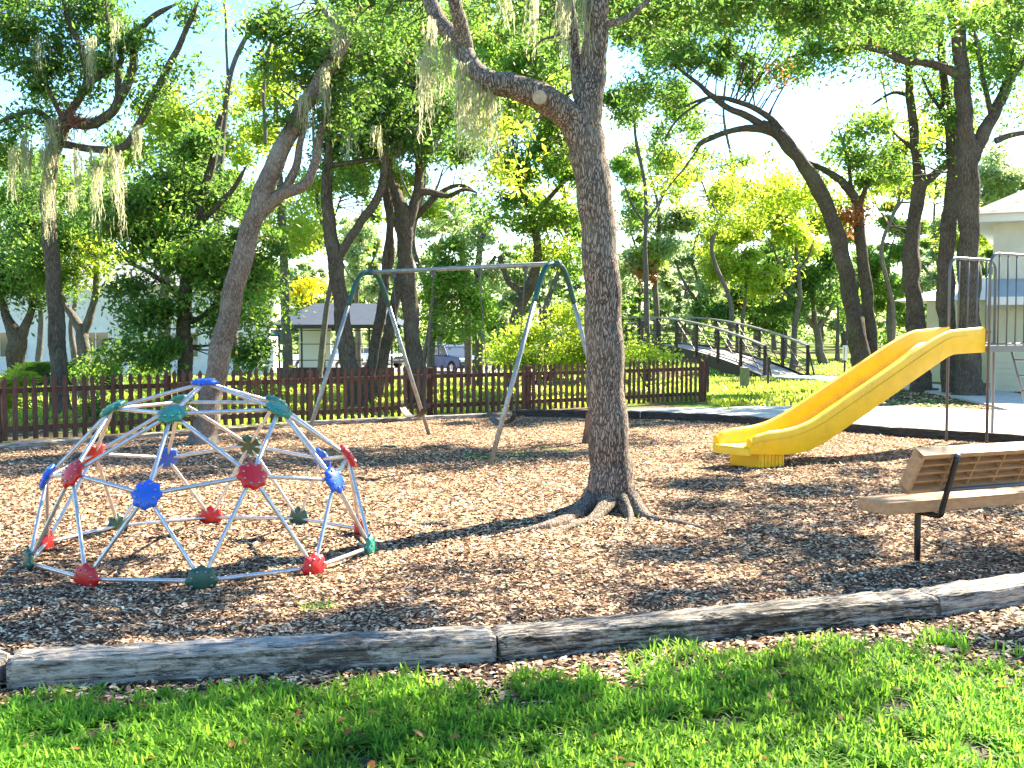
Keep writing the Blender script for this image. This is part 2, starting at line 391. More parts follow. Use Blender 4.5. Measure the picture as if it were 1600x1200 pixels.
# timber-front litter and soil strip
def lawn_edge(x):   # y of the far edge of the lawn
    return np.interp(x, [-3, -2.2, -1.4, -.5, .2, .9, 1.9, 2.4, 3.2], [4.80, 4.88, 5.02, 5.13, 5.13, 5.55, 5.85, 5.65, 5.6])
def fy(x): return np.interp(x, [p[0] for p in FR], [p[1] for p in FR])
xy = scatter(60000, 3.7, 7.6, 1, .52); k = (xy[:, 1] < fy(xy[:, 0]) - .0) & (xy[:, 1] > lawn_edge(xy[:, 0]) - .25 - .5 * rng.random(len(xy)) ** 3); xy1 = xy[k]
litter('leaf_litter', xy1, lambda x, y: .004 + 0 * x, .02, .06, (.25, .5), chipm, 'dead leaves and chips along the foot of the timber edging')
# turf blades
def blades(name, xy, zf, lmin, lmax, w, lab, mat, lean=.8, short=False):
    n = len(xy); L = rng.uniform(lmin, lmax, n); th = rng.uniform(0, 2 * math.pi, n); ln = rng.uniform(.15, lean, n)
    D = np.stack([np.cos(th), np.sin(th), 0 * th], 1); S = np.stack([-np.sin(th), np.cos(th), 0 * th], 1)
    c = np.stack([xy[:, 0], xy[:, 1], zf(xy[:, 0], xy[:, 1])], 1)
    out = []
    for t_, wf in (((0, .8), (.5, .9), (1, .05)) if short else ((0, .8), (.45, 1.0), (.8, .6), (1, .05))):
        q = c + D * (L * ln * t_ ** 1.5)[:, None]; q[:, 2] += L * (t_ - .45 * ln * t_ ** 2.2)
        ww = (w * wf / 2) * rng.uniform(.9, 1.1, n)
        out += [q - S * ww[:, None], q + S * ww[:, None]]
    V = np.stack(out, 1).reshape(-1, 3); nk = len(out) // 2; b0 = np.arange(n)[:, None] * 2 * nk
    Fc = np.concatenate([b0 + np.array([[2 * j, 2 * j + 1, 2 * j + 3, 2 * j + 2]]) for j in range(nk - 1)])
    o = raw(name, V, Fc, mat); tag(o, lab, kind='stuff'); return o
nx = lambda p, f: np.sin(p[:, 0] * f + 2 * np.sin(p[:, 1] * f * .9)) * np.sin(p[:, 1] * f * 1.3 + p[:, 0] * f * .4)
xy = scatter(120000, 3.6, 6.3, 1, .52)
edge = lawn_edge(xy[:, 0]) + .10 * np.sin(xy[:, 0] * 9) + .06 * np.sin(xy[:, 0] * 23)
k = (xy[:, 1] < edge - .02) & ((nx(xy, 5.3) + .7 * nx(xy, 17) + .6 * nx(xy, 37) > -.45) | (rng.random(len(xy)) < .12)) & ((edge - xy[:, 1] > .25) | (rng.random(len(xy)) < .55))
k &= ~((xy[:, 0] > 2.0) & (xy[:, 1] > 5.0) & (rng.random(len(xy)) < .65))
xyg = xy[k]
cl = xyg[rng.integers(0, 2600, 30000)] + rng.normal(0, .010, (30000, 2))
blades('grass', np.concatenate([xyg[:30000], cl]), lambda x, y: 0 * x, .03, .095, .0105, 'green broad-bladed turf in front of the timber edging', M['grass'], 1.5)
tf = [(1040, 1018, 60), (1010, 1035, 50), (1475, 1005, 120), (880, 640, 0), (985, 960, 0)]
pts = np.concatenate([np.tile(G(px, py)[:2], (n_, 1)) + rng.normal(0, .07, (n_, 2)) for px, py, n_ in tf if n_])
blades('weeds', pts, lambda x, y: 0 * x, .04, .11, .010, 'small weed tufts growing against the timber edging', M['grass'], .9)
pts = np.concatenate([np.tile(G(px, py)[:2], (n_, 1)) + rng.normal(0, .06, (n_, 2)) for px, py, n_ in [(497, 955, 60), (985, 806, 30), (460, 668, 20)]])
blades('weeds', pts, lambda x, y: .02 + 0 * x, .02, .055, .006, 'small weed tuft growing through the mulch between dome and timber', M['grass'], 1.0)
xy = scatter(110, 3.7, 5.6, 1, .5); xy = xy[xy[:, 1] < lawn_edge(xy[:, 0])]
litter('fallen_leaves', xy, lambda x, y: .035 + 0 * x, .03, .06, (.35, .55), M['leaf_rust'], 'scattered brown leaves lying in the turf', lift=.03)
# soil sheet under the lawn
soil = noisy('dark_soil', [(.3, (.018, .014, .010)), (.55, (.05, .036, .024)), (.75, (.12, .085, .055))], 30, 8, bump=.8, bscale=60)
V = []; xx = np.linspace(-6.2, 8.4, 120)
for x in xx: V += [(x, -3.0, .004), (x, float(fy(x)) + .01, .004)]
o = raw('lawn_ground', V, [(2 * i, 2 * i + 2, 2 * i + 3, 2 * i + 1) for i in range(119)], soil); tag(o, 'dark soil beneath the turf', kind='structure')
# sunlit turf beyond the fence
n = 88000
y = 14 * (62 / 14) ** rng.random(n); x = rng.uniform(-.5, .5, n) * y
fen = np.interp(x, [-12, -7.4, -1.5, 4.26, 4.3, 8, 20], [12.9, 16.2, 20.9, 24.8, 21.3, 20, 20])
k = (y > fen + .1) & ~((x > 4.3) & (y < 26.5) & (y < np.interp(x, [4.3, 6, 9, 12], [23, 23.2, 24, 28]))) & ~((x > .30 * y) & (y < 34))
k &= (nx(np.stack([x, y], 1), .9) > -.55)
bp_ = np.stack([x, y], 1)[k]
# keep the paths bare
br0, brd = np.array([9.15, 37.2]), np.array([-.433, .902])
rel = bp_ - br0; s_ = rel @ brd; w_ = rel @ np.array([.902, .433]); bp_ = bp_[~((np.abs(w_) < 1.3) & (s_ > -12) & (s_ < .5))]
blades('grass', bp_, terrain, .06, .15, .042, 'sunlit turf beyond the picket fence and around the footbridge', M['grass_far'], .9, True)

# ------------------------------------------------------------------ timber edging
timber = noisy('weathered_timber', [(.40, (.012, .010, .009)), (.455, (.10, .088, .075)), (.50, (.27, .24, .20)), (.58, (.44, .395, .33)), (.72, (.62, .57, .49))], 8, 12, .9, 1.0, 8, .03, (.5, 5.5, 5.5), island=.06, rough_n=.82)
def tie(p, q, w, h, label, group, z0=0.0, name='landscape_timber', mat=None, seed=0, n=46):
    """a weathered sleeper from p to q with worn, cracked edges; its front face lies on p-q"""
    p, q = np.array(p, float), np.array(q, float); d = q - p; L = np.linalg.norm(d); d /= L; nn = np.array([-d[1], d[0]])
    r_ = np.random.default_rng(seed)
    prof = [(0, 0), (0, .5), (.0, .86), (.03, .95), (.10, 1.0), (.35, 1.0), (.6, 1.0), (.88, 1.0), (.97, .93), (1, .5), (1, 0)]
    V = []; k = len(prof)
    cr = r_.normal(0, 1, (n, k))
    for s_ in range(1, n): cr[s_] = cr[s_] * .55 + cr[s_ - 1] * .45
    for i in range(n):
        t = i / (n - 1)
        e = .012 if i in (0, n - 1) else 0
        for j, (a, b2) in enumerate(prof):
            yy = (a - .5) * (w - 2 * e) + w / 2 + cr[i, j] * .007; zz = b2 * (h - e) + (cr[i, j] * .007 if b2 > 0 else 0)
            if j == 4 and r_.random() < .12: zz -= .012
            g = p + d * (L * t) + nn * yy
            V.append((g[0], g[1], zz))
    Fc = [(i * k + j, i * k + j + 1, (i + 1) * k + j + 1, (i + 1) * k + j) for i in range(n - 1) for j in range(k - 1)]
    mb = MB(); th = math.atan2(d[1], d[0]); c, s2 = math.cos(-th), math.sin(-th)
    V = np.array(V) - np.array([p[0], p[1], 0]); V = np.stack([V[:, 0] * c - V[:, 1] * s2, V[:, 0] * s2 + V[:, 1] * c, V[:, 2]], 1)
    Fc = [tuple(reversed(f)) for f in Fc] + [tuple(range(k - 1, -1, -1))[::-1], tuple((n - 1) * k + j for j in range(k))[::-1]]
    mb.add(V, Fc); o = mb.build(name, mat or timber); o.location = (p[0], p[1], z0); o.rotation_euler = (0, 0, th)
    return tag(o, label, 'timber', group)
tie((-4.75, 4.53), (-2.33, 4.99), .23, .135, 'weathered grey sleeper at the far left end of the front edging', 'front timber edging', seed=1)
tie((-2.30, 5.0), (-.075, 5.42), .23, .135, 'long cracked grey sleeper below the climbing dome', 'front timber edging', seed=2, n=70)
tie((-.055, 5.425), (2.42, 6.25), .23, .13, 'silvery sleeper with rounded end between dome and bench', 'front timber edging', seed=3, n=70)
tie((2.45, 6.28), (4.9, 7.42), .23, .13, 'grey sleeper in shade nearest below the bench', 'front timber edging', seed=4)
scuff_or_shade(timber, (.022, .019, .015), .8, 1.1, 9, (1, 2.5, 3))  # dark stain patches, also put in to darken the shaded front faces
dkt = noisy('shaded_timber', [(.3, (.02, .017, .014)), (.6, (.07, .058, .048)), (.8, (.16, .14, .12))], 7, 8, .9, .8, 22, .02, (1, 6, 6))  # darker timber copy: shade of the front faces put into the colour
lbl = ['thin pale border timber behind the dome at the fence corner', 'pale border timber running behind the climbing dome', 'border timber under the swing frame', 'dark border timber behind the main oak', 'dark border timber between oak and slide', 'dark border timber behind the slide chute', 'dark border timber beneath the slide tower rails', 'dark border timber past the slide tower']
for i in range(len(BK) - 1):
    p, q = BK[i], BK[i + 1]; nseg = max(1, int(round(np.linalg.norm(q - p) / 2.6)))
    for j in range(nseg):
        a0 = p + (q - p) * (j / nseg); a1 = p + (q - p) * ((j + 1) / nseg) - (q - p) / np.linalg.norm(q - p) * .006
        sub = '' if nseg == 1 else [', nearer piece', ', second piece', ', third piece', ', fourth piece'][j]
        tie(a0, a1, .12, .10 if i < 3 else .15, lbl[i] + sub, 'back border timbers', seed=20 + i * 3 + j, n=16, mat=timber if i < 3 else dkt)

# ------------------------------------------------------------------ paths
conc = noisy('concrete', [(.3, (.42, .38, .33)), (.6, (.58, .53, .47)), (.8, (.68, .63, .57))], 5, 8, .85, .3, 60, .005)
root = tag(bpy.data.objects.new('path', None), 'pale concrete walk behind the playground edging', kind='structure'); col.objects.link(root)
pn = [BK[3] + [0.1, .16], BK[4] + [0, .14], BK[5] + [.03, .14], BK[6] + [.06, .14], BK[7] + [.1, .14], BK[8] + [.2, .14]]
pf = [np.array([1.0, 21.5]), np.array([3.4, 22.4]), np.array([5.5, 23.0]), np.array([7.8, 22.8]), np.array([10.2, 21.4]), np.array([14.4, 18.2])]
A_, B_ = along(pn, 12), along(pf, 12)
for i in range(11):
    e = .012
    a0, a1, b0, b1 = A_[i], A_[i + 1], B_[i], B_[i + 1]
    a1 = a1 - (a1 - a0) * e; b1 = b1 - (b1 - b0) * e
    z = .035 + .006 * (i % 2)
    mb = MB(); mb.add([(*a0, -.05), (*a1, -.05), (*b1, -.05), (*b0, -.05), (*a0, z), (*a1, z), (*b1, z), (*b0, z)], [(0, 3, 2, 1), (4, 5, 6, 7), (0, 1, 5, 4), (1, 2, 6, 5), (2, 3, 7, 6), (3, 0, 4, 7)])
    mb.build('slab', conc, root)
# walk from the bridge landing bending toward the playground
root = tag(bpy.data.objects.new('path', None), 'pale concrete walk leading down from the footbridge', kind='structure'); col.objects.link(root)
br = np.array([9.15, 37.2])
cen = spline([br, br + [.7, -1.9], [10.6, 33.2], [11.2, 30.5], [11.4, 27.5], [11.0, 24.0], [10.4, 20.0]], 3)
for i in range(len(cen) - 1):
    t0 = cen[min(i + 1, len(cen) - 1)] - cen[max(i - 1, 0)]; t1 = cen[min(i + 2, len(cen) - 1)] - cen[i]
    n0 = np.array([t0[1], -t0[0]]) / np.linalg.norm(t0); n1 = np.array([t1[1], -t1[0]]) / np.linalg.norm(t1)
    if i == len(cen) - 2: n1 = n0
    w = .95; c1 = cen[i + 1] - (cen[i + 1] - cen[i]) * .012
    q = [cen[i] - n0 * w, cen[i] + n0 * w, c1 + n1 * w, c1 - n1 * w]
    zz = [float(terrain(*p)) for p in q]; t = .05
    mb = MB(); mb.add([(*p, z - .05) for p, z in zip(q, zz)] + [(*p, max(z, -.02) + t) for p, z in zip(q, zz)], [(0, 1, 2, 3), (4, 7, 6, 5), (0, 4, 5, 1), (1, 5, 6, 2), (2, 6, 7, 3), (3, 7, 4, 0)])
    mb.build('slab', conc, root)
xy = np.stack([rng.uniform(7.5, 17, 32000), rng.uniform(16, 34, 32000)], 1)
k = (xy[:, 1] > np.interp(xy[:, 0], [7.5, 10.2, 14.4, 17], [23.0, 21.6, 18.4, 16])) & (xy[:, 1] < 31 + 0 * xy[:, 0]) & (xy[:, 0] > .335 * xy[:, 1] - .6) & (np.min(np.linalg.norm(xy[:, None] - cen[None], axis=2), axis=1) > 1.0)
litter('leaf_litter', xy[k], lambda x, y: .0 + 0 * x, .05, .12, (.3, .6), chipm, 'brown leaf litter under the trees beside the slide tower', simple=True)
n = 34000; y = rng.uniform(15, 40, n); x = rng.uniform(-.5, .12, n) * y
fen = np.interp(x, [-12, -7.4, -1.5, 4.26], [12.9, 16.2, 20.9, 24.8]); k = (y > fen + .8) & (nx(np.stack([x, y], 1), .9) < -.1)
litter('leaf_litter', np.stack([x, y], 1)[k], terrain, .05, .12, (.3, .6), chipm, 'brown leaf litter on the ground behind the picket fence', simple=True)

# ------------------------------------------------------------------ climbing dome
galv = noisy('galvanised_steel', [(.3, (.42, .42, .43)), (.7, (.62, .62, .63))], 30, 5, .34, .06, 80, .002, metal=.75, spec=.5)
def plastic(name, c, rough=.38): return noisy(name, [(.25, tuple(k * .7 for k in c)), (.6, c), (.8, tuple(min(1, k * 1.15 + .01) for k in c))], 14, 5, rough, .12, 60, .003, spec=.5)
RED, BLUE, GRN, DGR = plastic('red_plastic', (.60, .008, .010)), plastic('blue_plastic', (.010, .11, .60)), plastic('green_plastic', (.02, .22, .15)), plastic('dark_green_plastic', (.02, .085, .05))
for m_ in (RED, BLUE, GRN, DGR): scuff_or_shade(m_, (.30, .24, .20), .14, 9, 60)
scuff_or_shade(galv, (.16, .11, .07), .3, 5, 50)
SC = H / 2.07352
DC = np.array([-2.80156 * SC, 10.17002 * SC, .064]); DR = 1.52 * SC; AZ = -1.64521
root = empty('climbing_dome', (DC[0], DC[1], 0), 'silver geodesic climbing dome with red, blue and green hubs on the mulch', 'climbing dome')
def dn(pol, az):
    p, q = math.radians(pol), math.radians(az) + AZ
    n = np.array([math.sin(p) * math.cos(q), math.sin(p) * math.sin(q), math.cos(p)])
    return DC + n * np.array([DR, DR, DR * .98]), n
nodes = [dn(0, 0)] + [dn(31.717, 72 * k) for k in range(5)] + [dn(63.435, 72 * k) for k in range(5)] + [dn(58.283, 72 * k + 36) for k in range(5)] + [dn(90, 18 + 36 * j) for j in range(10)]
E_ = [(0, 1 + k) for k in range(5)]
for k in range(5):
    k1 = (k + 1) % 5; I, J, A, B = 6 + k, 6 + k1, 11 + k, 11 + (k - 1) % 5
    E_ += [(1 + k, 1 + k1), (1 + k, I), (1 + k, A), (1 + k, B), (I, A), (A, J)]
    b1, b2, b0 = 16 + 2 * k, 16 + 2 * k + 1, 16 + (2 * k - 1) % 10
    E_ += [(I, b1), (I, b0), (A, b1), (A, b2)]
E_ += [(16 + j, 16 + (j + 1) % 10) for j in range(10)]
for a, b in E_:
    p, q = nodes[a][0], nodes[b][0]; d = (q - p) / np.linalg.norm(q - p)
    na, nb = nodes[a][1], nodes[b][1]
    p2, q2 = p + d * .035, q - d * .035
    mb = MB(); mb.tube([p2 - .0 * na, p2 + d * .05, p2 + d * .09, q2 - d * .09, q2 - d * .05, q2], [.009, .0115, .0145, .0145, .0115, .009], 10)
    mb.build('strut', galv, root, smooth=True)
colr = ['blue'] + ['green'] * 5 + ['blue'] * 5 + ['red', 'red', 'dark', 'red', 'red'] + ['dark', 'red', 'green', 'red', 'dark', 'red', 'dark', 'red', 'dark', 'red']
bolt = newmat('bolt_steel', (.3, .3, .3), .4, .8)[0]
for (p, nrm), c in zip(nodes, colr):
    m_ = {'blue': BLUE, 'green': GRN, 'red': RED, 'dark': DGR}[c]
    R = frame(nrm)
    scal = lambda th, r: 1 + (.075 * math.cos(8 * th) * min(1, (r / .085) ** 4))
    mb = MB(); mb.lathe([(.03, -.024), (.07, -.022), (.092, -.010), (.097, 0), (.093, .010), (.080, .020), (.055, .028), (.028, .032), (.006, .033)], 48, (R, p), scal)
    hb = mb.build('hub', m_, root, smooth=True); hb['label'] = {'blue': 'blue', 'green': 'green', 'red': 'red', 'dark': 'dark green'}[c] + ' scalloped plastic hub cap'
    mb = MB()
    for k in range(8):
        th = 2 * math.pi * (k + .5) / 8; lo = np.array([.066 * math.cos(th), .066 * math.sin(th), .021]); mb.lathe([(.008, 0), (.008, .009), (.004, .012)], 6, (R, p + R @ lo))
    bo = mb.build('bolts', bolt, hb); bo['kind'] = 'stuff'

# ------------------------------------------------------------------ swing set
green = newmat('green_powder_coat', (.008, .075, .062), .4)[0]
galvd = noisy('weathered_galvanised_tube', [(.3, (.20, .22, .21)), (.7, (.36, .38, .37))], 20, 5, .45, .05, 80, .002, metal=.6, spec=.4)
black = newmat('black_coating', (.012, .012, .014), .35)[0]
la, lb = np.array([-.27, 13.15]), np.array([1.33, 14.75]); lc, ld = np.array([-2.87, 15.32]), np.array([-1.25, 16.92])
root = empty('swing_set', (-.8, 15.0, 0), 'two-seat swing frame with silver legs and green elbow joints', 'swing set')
def aframe(p, q):
    m = (p + q) / 2; d = (q - p) / np.linalg.norm(q - p); zt = 2.44
    ap = np.array([m[0], m[1], zt])
    for s, e in ((-1, p), (1, q)):
        sh = ap + np.array([d[0], d[1], 0]) * s * .34 + np.array([0, 0, -.42]); foot = np.array([e[0], e[1], -.02])
        MB().tube([foot, foot + (sh - foot) * .5, sh], .030, 12).build('leg', galvd, root, smooth=True)
        pts = spline([sh - (sh - foot) * .03, ap + np.array([d[0], d[1], 0]) * s * .24 + [0, 0, -.18], ap + np.array([d[0], d[1], 0]) * s * .13 + [0, 0, -.03], ap], 5)
        MB().tube(pts, .0345, 12).build('elbow_joint', green, root, smooth=True)
    return ap
ap1, ap2 = aframe(la, lb), aframe(lc, ld)
bd = (ap2 - ap1) / np.linalg.norm(ap2 - ap1)
MB().tube([ap1 - bd * .06, (ap1 + ap2) / 2, ap2 + bd * .06], .030, 12).build('top_beam', galvd, root, smooth=True)
for ap in (ap1, ap2): MB().tube([ap - bd * .09, ap, ap + bd * .09], .042, 12).build('beam_joint', green, root, smooth=True)
chain = newmat('chain_steel', (.10, .10, .10), .5, .6)[0]
seatm = newmat('black_rubber', (.02, .02, .022), .5)[0]
for lab, f0, f1 in (('black belt swing seat hanging nearer the main oak', .14, .37), ('black belt swing seat hanging toward the picket fence', .62, .85)):
    h0, h1 = ap1 + (ap2 - ap1) * f0, ap1 + (ap2 - ap1) * f1
    mid = (h0 + h1) / 2; s0 = mid + (h0 - mid) * .55; s1 = mid + (h1 - mid) * .55
    s0 = np.array([s0[0], s0[1], .52]); s1 = np.array([s1[0], s1[1], .52])
    sw = empty('swing', (mid[0], mid[1], .42), lab, 'swing', 'belt swings')
    for h, s in ((h0, s0), (h1, s1)):
        mb = MB(); top = h - np.array([0, 0, .10]); nl = 46
        for i in range(nl):
            c = top + (s - top) * ((i + .5) / nl); u = (s - top) / np.linalg.norm(s - top)
            R = frame(u, bd if i % 2 else np.cross(bd, [0, 0, 1.0])); L = np.linalg.norm(s - top) / nl * 1.25
            for sx in (-1, 1): mb.box(c + R[:, 0] * sx * .007, (.004, .004, L), R)
            for sz in (-1, 1): mb.box(c + R[:, 2] * sz * L * .46, (.014, .0042, .0045), R)
        mb.build('chain', chain, sw)
        mb = MB(); mb.box(h - np.array([0, 0, .035]), (.05, .05, .10), frame([0, 0, 1.0], bd)); mb.box(h - np.array([0, 0, .09]), (.03, .015, .05), frame([0, 0, 1.0], bd)); mb.build('hanger', black, sw)
    wv = np.array([-bd[1], bd[0], 0]); wv /= np.linalg.norm(wv)
    V = []; nseg = 14
    for i in range(nseg + 1):
        t = i / nseg; c = s0 + (s1 - s0) * t; c = c + np.array([0, 0, -.13 * (1 - (2 * t - 1) ** 2) ** .8])
        hw = .055 + .03 * math.sin(math.pi * t)
        V += [c - wv * hw, c + wv * hw, c + wv * hw + [0, 0, .010], c - wv * hw + [0, 0, .010]]
    Fc = [(4 * i + a, 4 * i + b, 4 * i + 4 + b, 4 * i + 4 + a) for i in range(nseg) for a, b in ((1, 0), (2, 1), (3, 2), (0, 3))] + [(0, 1, 2, 3), (4 * nseg + 3, 4 * nseg + 2, 4 * nseg + 1, 4 * nseg)]
    MB().add(V, Fc).build('seat', seatm, sw)

# ------------------------------------------------------------------ slide tower
yel = noisy('yellow_plastic', [(.2, (.74, .42, .006)), (.5, (.87, .51, .004)), (.8, (.90, .56, .006))], 5, 7, .38, .06, 40, .003, spec=.45)
scuff_or_shade(yel, (.40, .20, .03), .30, 1.6, 30)
steel = newmat('painted_grey_tube', (.11, .12, .14), .42, .35)[0]
tn, bn = np.array([6.44, 15.32]), np.array([2.70, 12.74])          # near rail: top and bottom
dv = (tn - bn) / np.linalg.norm(tn - bn); pv = np.array([-dv[1], dv[0]]); LS = np.linalg.norm(tn - bn); W = .50
root = empty('slide_tower', (tn[0] + .4, tn[1] + .4, 0), 'bright yellow plastic slide on a grey tube-railed platform tower', 'slide')
# bed profile (distance from exit, height)
prof = [(.0, .24), (.10, .236), (.30, .232), (.55, .238), (.80, .265), (1.05, .32), (1.35, .42), (1.9, .645), (2.5, .892), (3.1, 1.14), (3.6, 1.345), (3.76, 1.395), (3.92, 1.415), (LS, 1.43)]
pr = spline(prof, 5); ta = np.gradient(pr, axis=0); ta /= np.linalg.norm(ta, axis=1)[:, None]
def wallh(s):    # side-rail height over the bed
    return np.interp(s, [0, .08, .3, 3.3, 3.7, 3.95, LS], [.10, .15, .19, .20, .18, .18, .20])
sec = []
for (s, z), t in zip(pr, ta):
    h = wallh(s); nrm_ = np.array([-t[1], t[0]]); sk = -float(np.interp(s, [0, .35, 1.0], [.04, .06, .125]))
    cs = [(-.030, sk + .02), (-.047, sk), (-.05, h * .55), (-.052, h), (-.03, h + .03), (.005, h + .022), (.02, h * .9), (.035, .05), (.075, .008), (W / 2, 0), (W - .075, .008), (W - .035, .05), (W - .02, h * .9), (W - .005, h + .022), (W + .03, h + .03), (W + .052, h), (W + .05, h * .55), (W + .047, sk), (W + .030, sk + .02), (W / 2, -.035)]
    for (a, b) in cs:
        q = bn + dv * (s + nrm_[0] * b) + pv * a
        sec.append((q[0], q[1], z + nrm_[1] * b))
k = len(cs); n = len(pr)
Fc = [(i * k + j, i * k + (j + 1) % k, (i + 1) * k + (j + 1) % k, (i + 1) * k + j) for i in range(n - 1) for j in range(k)]
mb = MB().add(sec, Fc); mb.f += [tuple(range(k)), tuple((n - 1) * k + j for j in range(k - 1, -1, -1))]
ch = mb.build('chute', yel, root, smooth=True, bevel=.006)
# rounded exit lip and moulded flange line on the near side
mb = MB(); th = np.linspace(0, math.pi, 11); c = bn + pv * W / 2
lip = [(*(c - dv * math.sin(t) * .09 + pv * -math.cos(t) * (W / 2 + .045)), .225) for t in th]
V = []
for q in lip: V += [(q[0], q[1], .185), (q[0], q[1], .255), (*(c + (np.array(q[:2]) - c) * .85), .285), (*(c + (np.array(q[:2]) - c) * .6), .24)]
Fc = [(4 * i + a, 4 * i + a + 1, 4 * i + 5 + a, 4 * i + 4 + a) for i in range(10) for a in range(3)]
mb.add(V, Fc); mb.add([(*c, .19)] + [(q[0], q[1], .185) for q in lip], [(0, i + 1, i + 2) for i in range(10)]); mb.add([(*c, .24)] + [(*(c + (np.array(q[:2]) - c) * .62), .24) for q in lip], [(0, i + 2, i + 1) for i in range(10)])
mb.build('exit_lip', yel, root, smooth=True)
mb = MB(); fl = np.array([(*(bn + dv * s - pv * .056), z + wallh(s) * .62) for s, z in pr[1:-3]]); mb.tube(fl, .007, 6); mb.build('flange', yel, root, smooth=True)
# moulded foot with ribs
mb = MB(); c = bn + dv * .42 + pv * W / 2; R2 = np.array([[dv[0], pv[0], 0], [dv[1], pv[1], 0], [0, 0, 1.0]])
mb.box((c[0], c[1], .095), (.42, .48, .24), R2 @ np.diag([1, 1, -1.0]) if False else R2)
ft = mb.build('foot', yel, root, bevel=.015)
for i in range(7):
    q = c + dv * (-.18 + .06 * i) - pv * .242
    MB().box((q[0], q[1], .095), (.022, .016, .23), R2).build('rib', yel, ft)
# platform, posts and rails
TH = 1.40; pw = 1.5
c0 = tn + dv * .03 - pv * .02
def tw(a, b, z): q = c0 + dv * a + pv * b; return np.array([q[0], q[1], z])
mb = MB(); mb.box(tw(pw / 2, W / 2, TH - .02), (pw, W + .06, .04), R2); mb.build('deck', steel, root)
mb = MB(); mb.box(tw(pw / 2, -.05, TH - .05), (pw, .03, .08), R2); mb.box(tw(pw / 2, W + .05, TH - .05), (pw, .03, .08), R2); mb.build('deck_frame', steel, root)
for b, a0, a1, ht in ((W + .055, 0, 1.12, 2.63), (-.055, 0.02, 1.5, 2.66)):
    r_ = .17
    pts = [tw(a0, b, -.02), tw(a0, b, ht - r_)] + [tw(a0 + r_ * (1 - math.cos(t)), b, ht - r_ + r_ * math.sin(t)) for t in np.linspace(.3, math.pi / 2, 5)] + [tw(a1 - r_ + r_ * math.sin(t), b, ht - r_ + r_ * math.cos(t)) for t in np.linspace(0, 1.27, 5)] + [tw(a1, b, ht - r_), tw(a1, b, -.02)]
    gr_ = MB().tube(pts, .021, 10).build('guard_rail', steel, root, smooth=True)
    nb = 5 if a1 < 1.2 else 7
    for i in range(1, nb):
        a = a0 + (a1 - a0) * i / nb
        MB().tube([tw(a, b, TH), tw(a, b, ht - .01)], .012, 8).build('bar', steel, gr_, smooth=True)
    MB().tube([tw(a0, b, TH + .02), tw(a1, b, TH + .02)], .014, 8).build('bar', steel, gr_, smooth=True)
# ladder on the far end of the platform
lad = MB().tube([tw(1.5, -.04, TH + .0), tw(2.2, -.04, .0)], .018, 8).build('ladder', steel, root, smooth=True)
MB().tube([tw(1.5, W + .04, TH), tw(2.2, W + .04, .0)], .018, 8).build('stringer', steel, lad, smooth=True)
for i in range(1, 6):
    t = i / 6; MB().tube([tw(1.5 + .7 * t, -.04, TH * (1 - t)), tw(1.5 + .7 * t, W + .04, TH * (1 - t))], .016, 8).build('rung', steel, lad, smooth=True)

# ------------------------------------------------------------------ bench
rec = noisy('tan_recycled_plastic', [(.25, (.34, .17, .075)), (.6, (.50, .28, .14)), (.8, (.56, .34, .19))], 5, 7, .6, .25, 30, .004, (1, 6, 6))
SH = .485
n0 = G(1388, 786, SH)[:2]; ax = np.array([.917, .4]); ax /= np.linalg.norm(ax); pb = np.array([-ax[1], ax[0]]); BL = 2.4
root = empty('bench', (n0[0] + .3, n0[1] + .2, 0), 'park bench of tan recycled planks on bent black tube legs', 'bench')
Rb = np.array([[ax[0], pb[0], 0], [ax[1], pb[1], 0], [0, 0, 1.0]])
def bp3(a, b, z): q = n0 + ax * a + pb * b; return np.array([q[0], q[1], z])
MB().box(bp3(BL / 2, .15, SH - .043), (BL, .30, .085), Rb).build('seat', rec, root, bevel=.008)
# backrest: ribbed plank seen from behind, leaning toward the camera at its top
q0, q1 = bp3(.115, -.035, .545), bp3(.115, -.185, .82)
upv = (q1 - q0); BH = np.linalg.norm(upv); upv /= BH; ax3 = np.array([*ax, 0]); nb_ = np.cross(ax3, upv)      # points toward the camera side?
if nb_[1] > 0: nb_ = -nb_
Rk = np.stack([ax3, -nb_, upv], 1); BLk = BL - .2
def bk(a, t, h): return q0 + ax3 * a - nb_ * t + upv * h
back = MB().box(bk(BLk / 2, .075, BH / 2), (BLk, .03, BH), Rk).build('backrest', rec, root, bevel=.004)
for h, tk in ((.014, .028), (BH - .016, .032)):
    MB().box(bk(BLk / 2, .03, h), (BLk, .075, tk), Rk).build('rim', rec, back)
for h in (.085, .15, .215):
    MB().box(bk(BLk / 2, .035, h), (BLk - .05, .05, .012), Rk).build('rib', rec, back)
for a in (0.0125, BLk - .0125): MB().box(bk(a, .0302, BH / 2), (.025, .0745, BH - .002), Rk).build('end_cap', rec, back)
for a in np.arange(.30, BLk - .1, .235): MB().box(bk(a, .037, BH / 2), (.012, .046, BH - .05), Rk).build('rib', rec, back)
